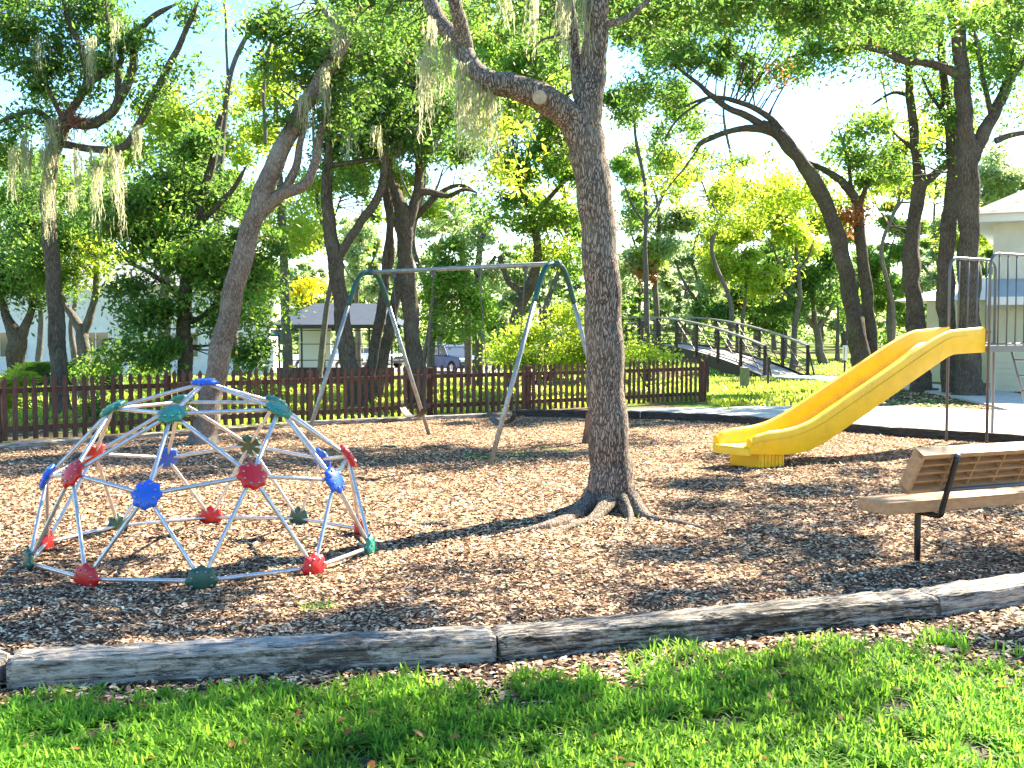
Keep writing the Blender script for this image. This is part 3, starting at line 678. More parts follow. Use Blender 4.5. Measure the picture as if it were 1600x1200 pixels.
def bleg(a):
    pts = [bp3(a, .15, -.03), bp3(a, .15, .2), bp3(a, .15, SH - .13), bp3(a, .14, SH - .11), bp3(a, .05, SH - .105), bp3(a, -.06, SH - .10), bp3(a, -.085, SH - .085), bp3(a, -.095, SH - .05)]
    top = q1 + ax3 * (a - .115) + nb_ * .02 + upv * (-.015)
    MB().tube(np.vstack([pts[:3], [bp3(a, .15, SH - .09)]]), .022, 12).build('leg', black, root, smooth=True)
    low = [bp3(a, .19, SH - .107), bp3(a, .05, SH - .107), bp3(a, -.03, SH - .107), bp3(a, -.062, SH - .09), bp3(a, -.075, SH - .04)]
    MB().tube(spline(low + [low[-1] + (top - low[-1]) * .5, top], 5), .020, 12).build('back_support', black, root, smooth=True)
    MB().lathe([(.022, 0), (.022, .012), (.012, .02)], 12, (frame(upv), top)).build('tube_cap', steel, root, smooth=True)
    return top
s1_, s2_ = bleg(.40), bleg(BL - .45)
MB().tube([q0 + ax3 * .30 + nb_ * .03 + upv * .03, q0 + ax3 * (BL - .55) + nb_ * .03 + upv * .03], .014, 10).build('cross_tube', steel, root, smooth=True)

# ------------------------------------------------------------------ picket fence
pick = noisy('red_brown_stain', [(.3, (.055, .023, .017)), (.6, (.12, .055, .040)), (.8, (.19, .10, .075))], 6, 7, .8, .5, 30, .005, (6, 6, 1), island=.25)
FL = [np.array([-10.5, 13.73]), G(0, 692)[:2], G(675, 650)[:2], G(829, 643)[:2], G(1102, 628)[:2]]
FE = FL[-1] + np.array([.42, 2.3])
root = empty('picket_fence', (0, 21, 0), 'long red-brown wooden picket fence with pointed pickets behind the playground', 'fence')
hw, ph = .036, .92
shape = [(-hw, 0), (hw, 0), (hw, ph - .21), (hw * .66, ph - .165), (hw * .68, ph - .14), (hw * 1.0, ph - .085), (hw * .85, ph - .05), (0, ph), (-hw * .85, ph - .05), (-hw * 1.0, ph - .085), (-hw * .68, ph - .14), (-hw * .66, ph - .165), (-hw, ph - .21)]
pm = [None]
def picket(p, th, dz=0):
    if pm[0] is None:
        o = MB().prism(shape, -.009, .009).build('picket', pick, None); pm[0] = o.data
    else:
        o = bpy.data.objects.new('picket', pm[0]); col.objects.link(o)
    o.location = (p[0], p[1], .03 + dz); o.rotation_euler = (rnd.gauss(0, .012), rnd.gauss(0, .012), th); put(o, root)
seglist = list(zip(FL[:-1], FL[1:])) + [(FL[-1], FE)]
for a, b in seglist:
    d = b - a; L = np.linalg.norm(d); d /= L; th = math.atan2(d[1], d[0]); nrm_ = np.array([-d[1], d[0]])
    n = int(L / .142)
    for i in range(n):
        p = a + d * (.07 + i * (L - .1) / n)
        picket(p, th, rnd.uniform(-.012, .012) + .02 * math.floor((i % 34) / 17))
    np_ = max(1, int(round(L / 2.4)))
    for j in range(np_ + (1 if b is not FL[1] else 0)):
        p = a + d * L * j / np_ + nrm_ * .085
        if j == np_ and not (b is FL[-1] or b is FE): continue
        mb = MB(); mb.box((p[0], p[1], .44), (.09, .09, .92), np.array([[d[0], nrm_[0], 0], [d[1], nrm_[1], 0], [0, 0, 1.0]])); mb.build('post', pick, root, bevel=.006)
        if j < np_:
            c = a + d * L * (j + .5) / np_ + nrm_ * .029
            for z in (.19, .74):
                MB().box((c[0], c[1], z), (L / np_ - .012, .035, .075), np.array([[d[0], nrm_[0], 0], [d[1], nrm_[1], 0], [0, 0, 1.0]])).build('rail', pick, root)

# ------------------------------------------------------------------ footbridge
bronze = newmat('dark_bronze_steel', (.035, .028, .024), .45, .3)[0]
railc = newmat('grey_top_rail', (.20, .20, .20), .35, .6)[0]
deckm = noisy('bridge_decking', [(.3, (.36, .31, .28)), (.7, (.55, .49, .45))], 5, 7, .8, .3, 40, .005)
B0 = np.array([8.40, 37.0]); BD = np.array([-3.36, 7.0]); BLn = np.linalg.norm(BD); BD /= BLn; BP = np.array([BD[1], -BD[0]]); BW = 1.75; FULL = 15.6
root = empty('footbridge', (B0[0], B0[1], 0), 'arched steel footbridge with dark railings over the gully', 'bridge')
def bz(s): u = s / FULL; return -.05 + 1.02 * 4 * u * (1 - u)
def bq(s, w, z): q = B0 + BD * s + BP * w; return np.array([q[0], q[1], bz(s) + z])
ss = np.linspace(0, FULL, 25)
def strip(w0, w1, z0, z1, s0=0, s1=FULL, n=25):
    V = []; 
    for s in np.linspace(s0, s1, n): V += [bq(s, w0, z0), bq(s, w1, z0), bq(s, w1, z1), bq(s, w0, z1)]
    Fc = [(4 * i + a, 4 * i + b, 4 * i + 4 + b, 4 * i + 4 + a) for i in range(n - 1) for a, b in ((0, 1), (1, 2), (2, 3), (3, 0))] + [(3, 2, 1, 0), tuple(4 * (n - 1) + a for a in range(4))]
    return MB().add(V, Fc)
nd = 12
for i in range(nd): strip(.03, BW - .03, -.05, 0.0, FULL * i / nd, FULL * (i + 1) / nd - .015, 4).build('deck_panel', deckm, root)
for w in (-.04, BW + .01):
    strip(w, w + .04, -.36, .07).build('girder', bronze, root)
    strip(w - .05, w + .09, 1.06, 1.115).build('top_rail', railc, root)
    for z in (.22, .40, .58, .80): strip(w + .01, w + .03, z, z + .03).build('rail', bronze, root)
    for i in range(13):
        s = FULL * i / 12
        mb = MB(); mb.box(bq(s, w + .02, .49), (.10, .07, 1.22), np.array([[BP[0], BD[0], 0], [BP[1], BD[1], 0], [0, 0, 1.0]])); mb.build('rail_post', bronze, root)
        if i < 12:
            s2 = FULL * (i + 1) / 12; lo, hi = (s, s2) if i < 6 else (s2, s)
            MB().tube([bq(lo + .0, w + .02, .02), bq(hi, w + .02, 1.05)], .018, 6).build('brace', bronze, root)
    # raked end frames
    for s_e, sg in ((0, -1), (FULL, 1)):
        q = B0 + BD * (s_e + sg * .38) + BP * (w + .02)
        MB().tube([bq(s_e, w + .02, 1.05), np.array([q[0], q[1], bz(s_e) - .02])], .03, 6).build('end_strut', bronze, root)
mb = MB()
MB().box(bq(-.05, BW / 2, -.18), (BW + .5, .35, .30), np.array([[BP[0], BD[0], 0], [BP[1], BD[1], 0], [0, 0, 1.0]])).build('abutment', deckm, root, bevel=.01)
MB().box(bq(FULL + .05, BW / 2, -.18), (BW + .5, .35, .30), np.array([[BP[0], BD[0], 0], [BP[1], BD[1], 0], [0, 0, 1.0]])).build('abutment', deckm, root, bevel=.01)
pg = noisy('greenish_old_wood', [(.3, (.12, .13, .06)), (.7, (.26, .26, .14))], 8, 6, bump=.5)
q = P(1163, 606, 30.4); tag(MB().box((q[0], q[1], .26), (.50, .16, .62), frame([0, 0, 1.0])).build('wooden_marker_post', pg, bevel=.02), 'stubby greenish wooden post standing in grass before the footbridge', 'post')
def smallpost(px, py, Y, h, lab):
    q = P(px, py, Y); r0 = empty('reflector_post', (q[0], q[1], 0), lab, 'post', 'thin dark posts by the footbridge')
    MB().box((q[0], q[1], h / 2), (.05, .05, h), frame([0, 0, 1.0])).build('post', bronze, r0)
    MB().box((q[0], q[1], h - .06), (.30, .07, .24), frame([0, 0, 1.0])).build('plate', bronze, r0)
smallpost(1106, 610, 28.0, .92, 'thin post with dark plate beside the end of the picket fence')
smallpost(1200, 600, 32.0, .75, 'thin post with dark plate beside the footbridge landing')
# white notice sign on a post
q = P(1320, 590, 35.0); r0 = empty('notice_sign', (q[0], q[1], 0), 'small white blank notice board on a dark post in the grass', 'sign')
whitep = newmat('white_painted_board', (.75, .75, .70), .6)[0]
MB().box((q[0], q[1] + .04, .5), (.05, .05, 1.05), frame([0, 0, 1.0])).build('post', bronze, r0)
MB().box((q[0], q[1], .85), (.42, .03, .46), frame([0, 0, 1.0])).build('board', whitep, r0, bevel=.005)

# ------------------------------------------------------------------ buildings
siding = noisy('cream_siding', [(.3, (.58, .58, .50)), (.7, (.68, .68, .60))], 2, 4, .7, .05, 20, .003)
siding2 = noisy('pale_yellow_siding', [(.3, (.62, .60, .44)), (.7, (.70, .68, .52))], 2, 4, .7, .05, 20, .003)
trim = newmat('white_trim', (.78, .78, .76), .6)[0]
shing = noisy('grey_shingle', [(.3, (.16, .17, .19)), (.7, (.30, .31, .33))], 6, 7, .9, .5, 30, .01)
shingp = noisy('blue_grey_roof', [(.3, (.05, .065, .09)), (.7, (.09, .11, .15))], 3, 5, .95, .2, 20, .01, (1, 12, 1), spec=.05)
shingb = noisy('pale_blue_metal_roof', [(.3, (.30, .38, .46)), (.7, (.44, .52, .60))], 3, 5, .6, .2, 20, .01, (1, 12, 1))
glassd = newmat('window_glass', (.05, .07, .09), .08, 0, 1.0)[0]
hx, hy = 12.35, 28.8
root = house = empty('house', (hx, hy, 0), 'two-storey pale house with grey hip roof beyond the slide tower', 'house')
zt = P(1535, 338, hy)[2]; zl = P(1540, 462, hy)[2]
def lap(name, x0, x1, y, z0, z1, mat, n, par):
    mb = MB()
    for i in range(n):
        a, b = z0 + (z1 - z0) * i / n, z0 + (z1 - z0) * (i + 1) / n
        mb.add([(x0, y - .022, a), (x1, y - .022, a), (x1, y - .004, b), (x0, y - .004, b), (x0, y, a), (x1, y, a), (x1, y, b), (x0, y, b)], [(0, 1, 2, 3), (0, 4, 5, 1), (0, 3, 7, 4), (1, 5, 6, 2)])
    o = mb.build(name, mat, par); return o
MB().box((hx + 4.5, hy + 4.0, zt / 2), (9, 8 - .01, zt), None).build('wall', siding, root)
tag(lap('clapboard', hx, hx + 9, hy, zl + .05, zt - .25, siding, 22, root), kind='stuff')
tag(lap('clapboard', hx, hx + 9, hy, 0, zl - .35, siding2, 14, root), kind='stuff')
MB().box((hx + 4.3, hy + 3.9, zt - .08), (9.7, 8.9, .2), None).build('fascia', trim, root)
mb = MB(); a, b = hx - .65, hx + 9.5; c, d = hy - .65, hy + 8.6; rz = zt + 2.4
mb.add([(a, c, zt + .02), (b, c, zt + .02), (b, d, zt + .02), (a, d, zt + .02), (a + 4.4, (c + d) / 2, rz), (b - 4.4, (c + d) / 2, rz)], [(0, 1, 5, 4), (1, 2, 5), (2, 3, 4, 5), (3, 0, 4), (3, 2, 1, 0)]); mb.build('roof', shing, root)
mb = MB(); zz = zl
mb.add([(hx - .02, hy - 1.1, zz - .05), (hx + 9, hy - 1.1, zz - .05), (hx + 9, hy - .03, zz + .42), (hx - .02, hy - .03, zz + .42), (hx - .02, hy - 1.1, zz - .12), (hx + 9, hy - 1.1, zz - .12), (hx + 9, hy - .03, zz - .12), (hx - .02, hy - .03, zz - .12)], [(0, 1, 2, 3), (4, 7, 6, 5), (0, 4, 5, 1), (1, 5, 6, 2), (3, 7, 4, 0)]); mb.build('porch_roof', shingb, root)
MB().box((hx + 4.5, hy - 1.12, zz - .16), (9.1, .05, .20), None).build('gutter', trim, root)
w_ = MB().box((hx + 1.9, hy - .03, 1.2), (1.2, .05, 1.3), None).build('window', trim, root)
for sx in (-.28, .28): MB().box((hx + 1.9 + sx, hy - .06, 1.2), (.5, .02, 1.15), None).build('pane', glassd, w_)
house.rotation_euler = (0, 0, math.radians(-27))
# low annex further back
ay = 34.0; q = P(1432, 470, ay)
root = annex = empty('garden_house', (q[0], ay, 0), 'low cream outbuilding with shallow white roof behind the tree trunks', 'outbuilding')
MB().box((q[0] + 2.1, ay + 2, q[2] / 2), (3.6, 4, q[2]), None).build('wall', siding2, root)
mb = MB(); a, b = q[0] - .6, q[0] + 4.2; zz = q[2]
mb.add([(a, ay - .4, zz), (b, ay - .4, zz), (b, ay + 4.4, zz), (a, ay + 4.4, zz), (a + 2.4, ay + 2, zz + .75)], [(0, 1, 4), (1, 2, 4), (2, 3, 4), (3, 0, 4), (3, 2, 1, 0)]); mb.build('roof', trim, root)
MB().box((q[0] + 2.1, ay - .02, zz - .95), (3.5, .06, .08), None).build('band', shing, root)
annex.rotation_euler = (0, 0, math.radians(-24))
# screened pool pavilion
py_ = 45.0; gz = float(terrain(-5, py_)); q0_ = P(436, 508, py_); q1_ = P(612, 508, py_); ze = q0_[2]
root = empty('screened_pavilion', ((q0_[0] + q1_[0]) / 2, py_, gz), 'grey-roofed screened pavilion with dark frame behind the picket fence', 'pavilion')
x0, x1 = q0_[0], q1_[0]
mb = MB(); a, b = x0 - .4, x1 + .4; zr = P(500, 474, py_ + 2)[2]
mb.add([(a, py_ - .4, ze), (b, py_ - .4, ze), (b, py_ + 4.4, ze), (a, py_ + 4.4, ze), (a + 1.5, py_ + 2, zr), (b - 1.3, py_ + 2, zr)], [(0, 1, 5, 4), (1, 2, 5), (2, 3, 4, 5), (3, 0, 4), (3, 2, 1, 0)]); mb.build('roof', shingp, root)
MB().box(((a + b) / 2, py_ - .42, ze - .06), (b - a, .05, .16), None).build('fascia', bronze, root)
for t in np.linspace(0, 1, 6):
    MB().box((x0 + (x1 - x0) * t, py_, (ze + gz) / 2), (.07, .07, ze - gz - .05), None).build('post', bronze, root)
MB().box(((x0 + x1) / 2, py_ - .05, gz + .33), (x1 - x0 + .2, .08, .66), None).build('knee_wall', noisy('brown_board', [(.3, (.05, .035, .03)), (.7, (.10, .07, .06))], 4, bump=.2), root)
for z in (.95, 1.6, 2.15): MB().box(((x0 + x1) / 2, py_ + .002, gz + z), (x1 - x0 - .1, .035, .035), None).build('screen_bar', bronze, root)
MB().box((x0 + .75, py_ + 3.9, (ze + gz) / 2), (1.4, .1, ze - gz - .1), None).build('back_wall', trim, root)
q = P(444, 530, py_ + 1); tag(MB().box((q[0], py_ + 1, q[2] + .1), (.5, .12, .55), None).box((q[0] - .3, py_ + 1, q[2] + .25), (.5, .1, .3), None).build('blue_tarp', newmat('blue_vinyl', (.01, .16, .42), .5)[0]), 'blue sheet hanging inside the screened pavilion', 'tarp')
# long white building
wy = 62.0; gz = float(terrain(-20, wy))
root = empty('white_building', (-18, wy, gz), 'long white single-storey building glimpsed through the trees', 'building')
zt = P(200, 447, wy)[2]; X0, X1 = P(-260, 500, wy)[0], P(415, 500, wy)[0]
whitew = noisy('white_stucco', [(.3, (.68, .68, .68)), (.7, (.80, .80, .80))], 2, bump=.1)
MB().box(((X0 + X1) / 2, wy + 3, (zt + gz) / 2), (X1 - X0, 6, zt - gz), None).build('wall', whitew, root)
mb = MB(); a, b = X0 - .5, X1 + .5
mb.add([(a, wy - .6, zt), (b, wy - .6, zt), (b, wy + 6.6, zt), (a, wy + 6.6, zt), (a + 3, wy + 3, zt + 1.5), (b - 3, wy + 3, zt + 1.5)], [(0, 1, 5, 4), (1, 2, 5), (2, 3, 4, 5), (3, 0, 4), (3, 2, 1, 0)]); mb.build('roof', shing, root)
for px in (20, 150, 290, 360):
    q = P(px, 525, wy); f = MB().box((q[0], wy - .03, gz + 1.7), (1.5, .08, 1.5), None).build('window', trim, root)
    for sx in (-.36, .36): MB().box((q[0] + sx, wy - .08, gz + 1.7), (.64, .02, 1.32), None).build('pane', glassd, f)

# ------------------------------------------------------------------ cars
tyrem = newmat('tyre_rubber', (.02, .02, .02), .8)[0]; rimm = newmat('alloy_rim', (.55, .55, .57), .3, .8)[0]
lampm = newmat('headlamp_glass', (.75, .78, .8), .1, 0, .8)[0]; gril = newmat('dark_grille', (.015, .015, .018), .4)[0]
def car(name, label, loc, rz, paint, hood, L=4.4, Wd=1.8, suv=True):
    """built pointing along local +x; parts placed in the car's own frame"""
    r0 = empty(name, loc, label, 'car'); r0.rotation_euler = (0, 0, rz)
    def part(nm, mb, m, par=r0, **k):
        o = mb.build(nm, m, None, **k); o.parent = par; return o
    r = .36; xw = (L * .5 - .85, -L * .5 + .85)
    lo = [(-L / 2, .45)]
    def arch(x): return [(x + r * 1.18 * math.cos(t), .32 + r * 1.18 * math.sin(t)) for t in np.linspace(math.pi, 0, 9)]
    lo = [(-L / 2 + .03, .38)] + arch(xw[1]) + arch(xw[0]) + [(L / 2 - .03, .38), (L / 2, .62), (L / 2 - .04, .86), (L / 2 - .14, .98), (L * .17, 1.08), (-L / 2 + .08, 1.08), (-L / 2, .8)]
    part('body', MB().prism(lo, -Wd / 2, Wd / 2), paint, bevel=.05)
    zt = 1.72 if suv else 1.45; rear = -L / 2 + (.12 if suv else .75)
    gl = [(rear, 1.07), (L * .20, 1.07), (L * .05, zt - .08), (rear + (.12 if suv else .5), zt - .08)]
    part('window_band', MB().prism(gl, -Wd / 2 + .10, Wd / 2 - .10), glassd, bevel=.04)
    part('roof', MB().prism([(rear + .1 + (0 if suv else .42), zt - .09), (L * .07, zt - .09), (L * .02, zt), (rear + .2 + (0 if suv else .42), zt)], -Wd / 2 + .08, Wd / 2 - .08), paint, bevel=.03)
    for x in (L * .18, -.25, rear + .12):
        for s in (-1, 1):
            part('pillar', MB().tube([(x, s * (Wd / 2 - .09), 1.06), (x - (.45 if x > 0 else 0.02), s * (Wd / 2 - .10), zt - .05)], .035, 6), paint)
    part('hood', MB().prism([(L * .17, 1.085), (L / 2 - .16, .985), (L / 2 - .16, 1.01), (L * .17, 1.12)], -Wd / 2 + .12, Wd / 2 - .12), hood, bevel=.01)
    part('grille', MB().box((L / 2 + .005, 0, .76), (.04, Wd * .55, .22)), gril)
    part('bumper', MB().box((L / 2 + .03, 0, .50), (.16, Wd * .96, .22)), gril, bevel=.04)
    for s in (-1, 1):
        part('headlight', MB().box((L / 2 - .01, s * Wd * .37, .80), (.06, .34, .15)), lampm, bevel=.02)
        part('mirror', MB().box((L * .15, s * (Wd / 2 + .07), 1.12), (.12, .16, .13)), paint, bevel=.02)
        part('door', MB().box((-.02, s * (Wd / 2 + .004), .75), (1.0, .012, .58)), paint)
        for x in xw:
            w = part('wheel', MB().lathe([(r * .6, -.11), (r * .95, -.10), (r, -.06), (r, .06), (r * .95, .10), (r * .6, .11)], 24, (frame([0, 1.0, 0]), (x, s * (Wd / 2 - .10), r))), tyrem, smooth=False)
            part('rim', MB().lathe([(r * .62, 0), (r * .60, .03), (r * .2, .015), (r * .15, .04)], 12, (frame([0, float(s), 0]), (x, s * (Wd / 2 - .10) + s * .10, r))), rimm, w)
    return r0
bluep = newmat('blue_car_paint', (.004, .035, .17), .4, 0, coat=.2)[0]; darkp = newmat('dark_hood_paint', (.02, .025, .035), .25, .3, coat=.8)[0]; whitec = newmat('white_car_paint', (.72, .74, .78), .25, coat=.8)[0]; silv = newmat('silver_car_paint', (.45, .52, .60), .25, .5, coat=.8)[0]
q = P(706, 582, 69); car('parked_car', 'blue off-road car with dark hood parked beyond the fence near the palm', (q[0], 69, float(terrain(q[0], 69))), math.radians(-52), bluep, darkp, 4.3, 1.85)
q = P(512, 582, 64 + 8); car('parked_car', 'white sedan parked behind the screened pavilion', (q[0], 72, float(terrain(q[0], 72))), math.radians(-20), whitec, whitec, 4.6, 1.8, False)
q = P(585, 582, 78); car('parked_car', 'silver sedan parked between the leaning trunks behind the swing', (q[0], 78, float(terrain(q[0], 78))), math.radians(-35), silv, silv, 4.6, 1.8, False)
road = noisy('asphalt', [(.3, (.20, .19, .18)), (.7, (.30, .29, .27))], 3, 8, .9, .2, 60, .004)
V = []; xx = np.linspace(-60, 3, 40)
for x in xx: V += [(x, 66.5, float(terrain(x, 66.5)) + .02), (x, 82, float(terrain(x, 82)) + .02)]
tag(raw('road', V, [(2 * i, 2 * i + 2, 2 * i + 3, 2 * i + 1) for i in range(39)], road), 'grey car park surface beyond the trees', kind='structure')

# ------------------------------------------------------------------ foliage helpers
def leaf_mesh(name, C, size, mat, parent, up=.5, asp=.42, kind=None):
    n = len(C); L = size * rng.uniform(.45, 1.35, n)
    nr = rng.normal(0, 1, (n, 3)); nr[:, 2] = nr[:, 2] + up * np.sign(rng.random(n) - .2) * 1.3; nr /= np.linalg.norm(nr, axis=1)[:, None]
    t = rng.normal(0, 1, (n, 3)); t -= nr * (t * nr).sum(1)[:, None]; t /= np.linalg.norm(t, axis=1)[:, None]
    s = np.cross(nr, t); Wd = L * asp
    a = C - t * L[:, None] * .5; b = C + t * L[:, None] * .5
    m = C + nr * (Wd * .18)[:, None]
    V = np.stack([a, m - t * (L * .05)[:, None] + s * (Wd / 2)[:, None], b, m - t * (L * .05)[:, None] - s * (Wd / 2)[:, None]], 1).reshape(-1, 3)
    b0 = np.arange(n)[:, None] * 4
    Fc = np.concatenate([b0 + np.array([[0, 1, 2]]), b0 + np.array([[0, 2, 3]])])
    o = raw(name, V, Fc, mat, parent)
    if kind: o['kind'] = kind
    return o
def blob_pts(c, r3, nsub, per, rs, flat=.7):
    """leaf centres of an uneven clump: nsub leaf clusters spread through an ellipsoid"""
    d = rng.normal(0, 1, (nsub, 3)); d /= np.linalg.norm(d, axis=1)[:, None]
    sub = np.asarray(c) + d * (rng.random((nsub, 1)) ** .45) * np.asarray(r3)
    per_i = np.maximum(4, (per * rng.uniform(.35, 1.7, nsub))).astype(int)
    idx = np.repeat(np.arange(nsub), per_i)
    q = rng.normal(0, 1, (len(idx), 3)) * rs * np.array([1, 1, flat]) * rng.uniform(.5, 1.2, nsub)[idx][:, None]
    return sub, sub[idx] + q
def px_blob(px, py, rx, ry, Y, dens=1.0, rs=None, leaf=.085, sub_px=24):
    c = P(px, py, Y); k = Y / F; r3 = (rx * k, (rx + ry) * .55 * k, ry * k)
    rs = rs or .25
    nsub = max(4, int(1.5 * rx * ry * math.pi / (sub_px ** 2 * 3.0)))
    area = math.pi * rx * ry
    lp = (leaf / k) ** 2 * .115
    tot = area * 1.82 * dens / lp
    return blob_pts(c, r3, nsub, tot / nsub, rs * min(1.3, max(.6, Y / 22)))
def limb_pts(pl, Y, wob=.0):
    """pl: (px, py, width_px[, dY])"""
    p = np.array([[*P(q[0], q[1], Y + (q[3] if len(q) > 3 else 0)), q[2] / 2 / F * Y] for q in pl])
    s = spline(p, 7)
    if wob: 
        ph = rng.uniform(0, 6, 3); t = np.arange(len(s))
        s[1:, 0] += (wob * np.sin(t * .9 + ph[0]) * s[:, 3])[1:]; s[1:, 1] += (wob * np.sin(t * .7 + ph[1]) * s[:, 3])[1:]
    return s[:, :3], np.maximum(s[:, 3], .008)
def woody(mb, pts, rad, n=14, rough=.06, seed=0):
    """a limb with an uneven, slightly fluted surface"""
    # resample
    L = np.concatenate([[0], np.cumsum(np.linalg.norm(np.diff(pts, axis=0), axis=1))]); st = max(.05, L[-1] / 120); t = np.arange(0, L[-1] + 1e-6, st)
    if t[-1] < L[-1]: t = np.append(t, L[-1])
    p = np.stack([np.interp(t, L, pts[:, k]) for k in range(3)], 1); r = np.interp(t, L, rad); m = len(p); r = r if rad[-1] > .05 else r * np.clip((L[-1] - t) / (L[-1] * .12 + .01), .25, 1) ** .6
    T = np.gradient(p, axis=0); T /= np.linalg.norm(T, axis=1)[:, None] + 1e-12
    U = np.cross(T[0], [0, 1.0, 0.13]); U /= np.linalg.norm(U); th = np.arange(n) * 2 * math.pi / n
    rr = np.random.default_rng(seed + 5); ph = rr.uniform(0, 6.28, 6); V = []
    for i in range(m):
        U = U - T[i] * (U @ T[i]); U /= np.linalg.norm(U); Wv = np.cross(T[i], U)
        f = 1 + rough * (np.sin(3 * th + ph[0] + t[i] * 1.3) + .7 * np.sin(5 * th + ph[1] - t[i] * 2.1) + .6 * np.sin(2 * th + ph[2] + t[i] * 4.3) + .8 * math.sin(t[i] * 3.1 + ph[3]) * .6) + rr.normal(0, rough * .35, n)
        V.append(p[i] + (r[i] * f * (1 if n > 30 else .86))[:, None] * (np.cos(th)[:, None] * U + np.sin(th)[:, None] * Wv))
    Fc = [(i * n + j, i * n + (j + 1) % n, (i + 1) * n + (j + 1) % n, (i + 1) * n + j) for i in range(m - 1) for j in range(n)]
    mb.add(np.concatenate(V), Fc); mb.f.append(tuple(mb.n - n + j for j in range(n))); return p, r
def twig_mesh(subs, nodesP, nodesR, parent, mat, rmax=.03, maxd=4.0):
    V = []; Fc = []; nV = 0
    for c in subs:
        d = nodesP - c; dist = np.linalg.norm(d * np.array([1, 1, 1.0]), axis=1); i = int(np.argmin((dist + .3 * np.maximum(0, nodesP[:, 2] - c[2])) * (1 + .3 * rng.random(len(dist)))))
        a = nodesP[i]; D = dist[i]
        if D > maxd * 1.5 or D < .05: continue
        r0 = min(rmax, .45 * nodesR[i] + .006, .008 + .011 * D); mid = (a + c) / 2 + rng.normal(0, .15, 3) * D + np.array([0, 0, .10 * D])
        t = np.linspace(0, 1, 6)[:, None]; p = a * (1 - t) ** 2 + 2 * mid * t * (1 - t) + c * t ** 2; p[1:-1] += rng.normal(0, .025, (4, 3)) * min(1, D)
        T = c - a; T /= np.linalg.norm(T); U = np.cross(T, [.2, .9, .4]); U /= np.linalg.norm(U); Wv = np.cross(T, U)
        rr = r0 * (1 - .82 * t[:, 0])
        for k in range(6):
            for q in range(3):
                an = q * 2.0944; V.append(p[k] + rr[k] * (math.cos(an) * U + math.sin(an) * Wv))
        for k in range(5):
            for q in range(3): Fc.append((nV + k * 3 + q, nV + k * 3 + (q + 1) % 3, nV + k * 3 + 3 + (q + 1) % 3, nV + k * 3 + 3 + q))
        nV += 18
    if V: tag(raw('twigs', V, Fc, mat, parent), kind='stuff')
NTRI = [0]
def tree(name, label, base, Y, stems, blobs, leaf='leaf_mid', bark='bark_gray', leafsize=.085, group=None, extra=None, n=14, rough=.07, wob=.07, up=.5, twr=.03, accents=(), flare=1.5):
    """base (px): foot of the trunk; stems: first is the trunk; blobs: (px,py,rx,ry[,dY[,dens]])"""
    bx, by = base[0], base[1]
    q = P(bx, by, Y); z0 = float(terrain(q[0], Y))
    root = empty(name, (q[0], Y, z0), label, 'tree', group)
    NP, NR = [], []
    for i, pl in enumerate(stems):
        if i == 0:
            w0 = pl[0][2]
            pl = [(*pl[0][:3],)] + list(pl[1:]) if len(pl[0]) > 3 else list(pl)
        pts, rad = limb_pts(pl, Y, wob)
        if i == 0:
            ft = np.array([[pts[0][0], pts[0][1], z0 - .08]]); k = np.array([pts[0][0], pts[0][1], z0 + .25])
            if pts[0][2] > z0 + .4:
                pts = np.vstack([ft, [k], pts]); rad = np.concatenate([[rad[0] * flare, rad[0] * 1.12], rad])
            else:
                pts = np.vstack([ft, pts[1:]]); rad = np.concatenate([[rad[0] * flare], rad[1:]])
        mb = MB(); p, r = woody(mb, pts, rad, n if i == 0 else max(8, n - 4), rough, len(name) + i * 7 + abs(int(bx)))
        mb.build('trunk' if i == 0 else 'limb', M[bark], root, smooth=True)
        NP.append(p); NR.append(r)
    NP = np.vstack(NP); NR = np.concatenate(NR)
    hi = NP[:, 2] > z0 + 1.2
    S, C = [], []
    for b in blobs:
        dY = b[4] if len(b) > 4 else 0; dn_ = b[5] if len(b) > 5 else 1.0
        s, c = px_blob(b[0], b[1], b[2], b[3], Y + dY, dn_, leaf=leafsize); S.append(s); C.append(c)
    up_ = []
    if extra is not None:
        for c, r3, ns, per in extra:
            s, cc = blob_pts(c, r3, ns, per, .28); S.append(s); up_.append(cc)
    C = np.vstack(C); S = np.vstack(S)
    gz_ = z0 + .3; C = C[C[:, 2] > gz_]
    ls2 = leafsize * (1.42 if Y > 15 else 1.0)
    if up_: leaf_mesh('crown', np.vstack(up_), .135, M[leaf], root, up); NTRI[0] += 2 * sum(map(len, up_))  # added clumps above the view, shaped to throw shade on the ground
    leaf_mesh('crown', C, ls2, M[leaf], root, up); NTRI[0] += 2 * len(C)
    for (am, bl) in accents:
        Ca = np.vstack([px_blob(b[0], b[1], b[2], b[3], Y + (b[4] if len(b) > 4 else -.5), (b[5] if len(b) > 5 else 1.0), leaf=leafsize)[1] for b in bl])
        leaf_mesh('leaf_cluster', Ca, ls2, M[am], root, up, kind='stuff'); NTRI[0] += 2 * len(Ca)
    twig_mesh(S, NP[hi] if hi.any() else NP, NR[hi] if hi.any() else NR, root, M['twig'], twr)
    return root

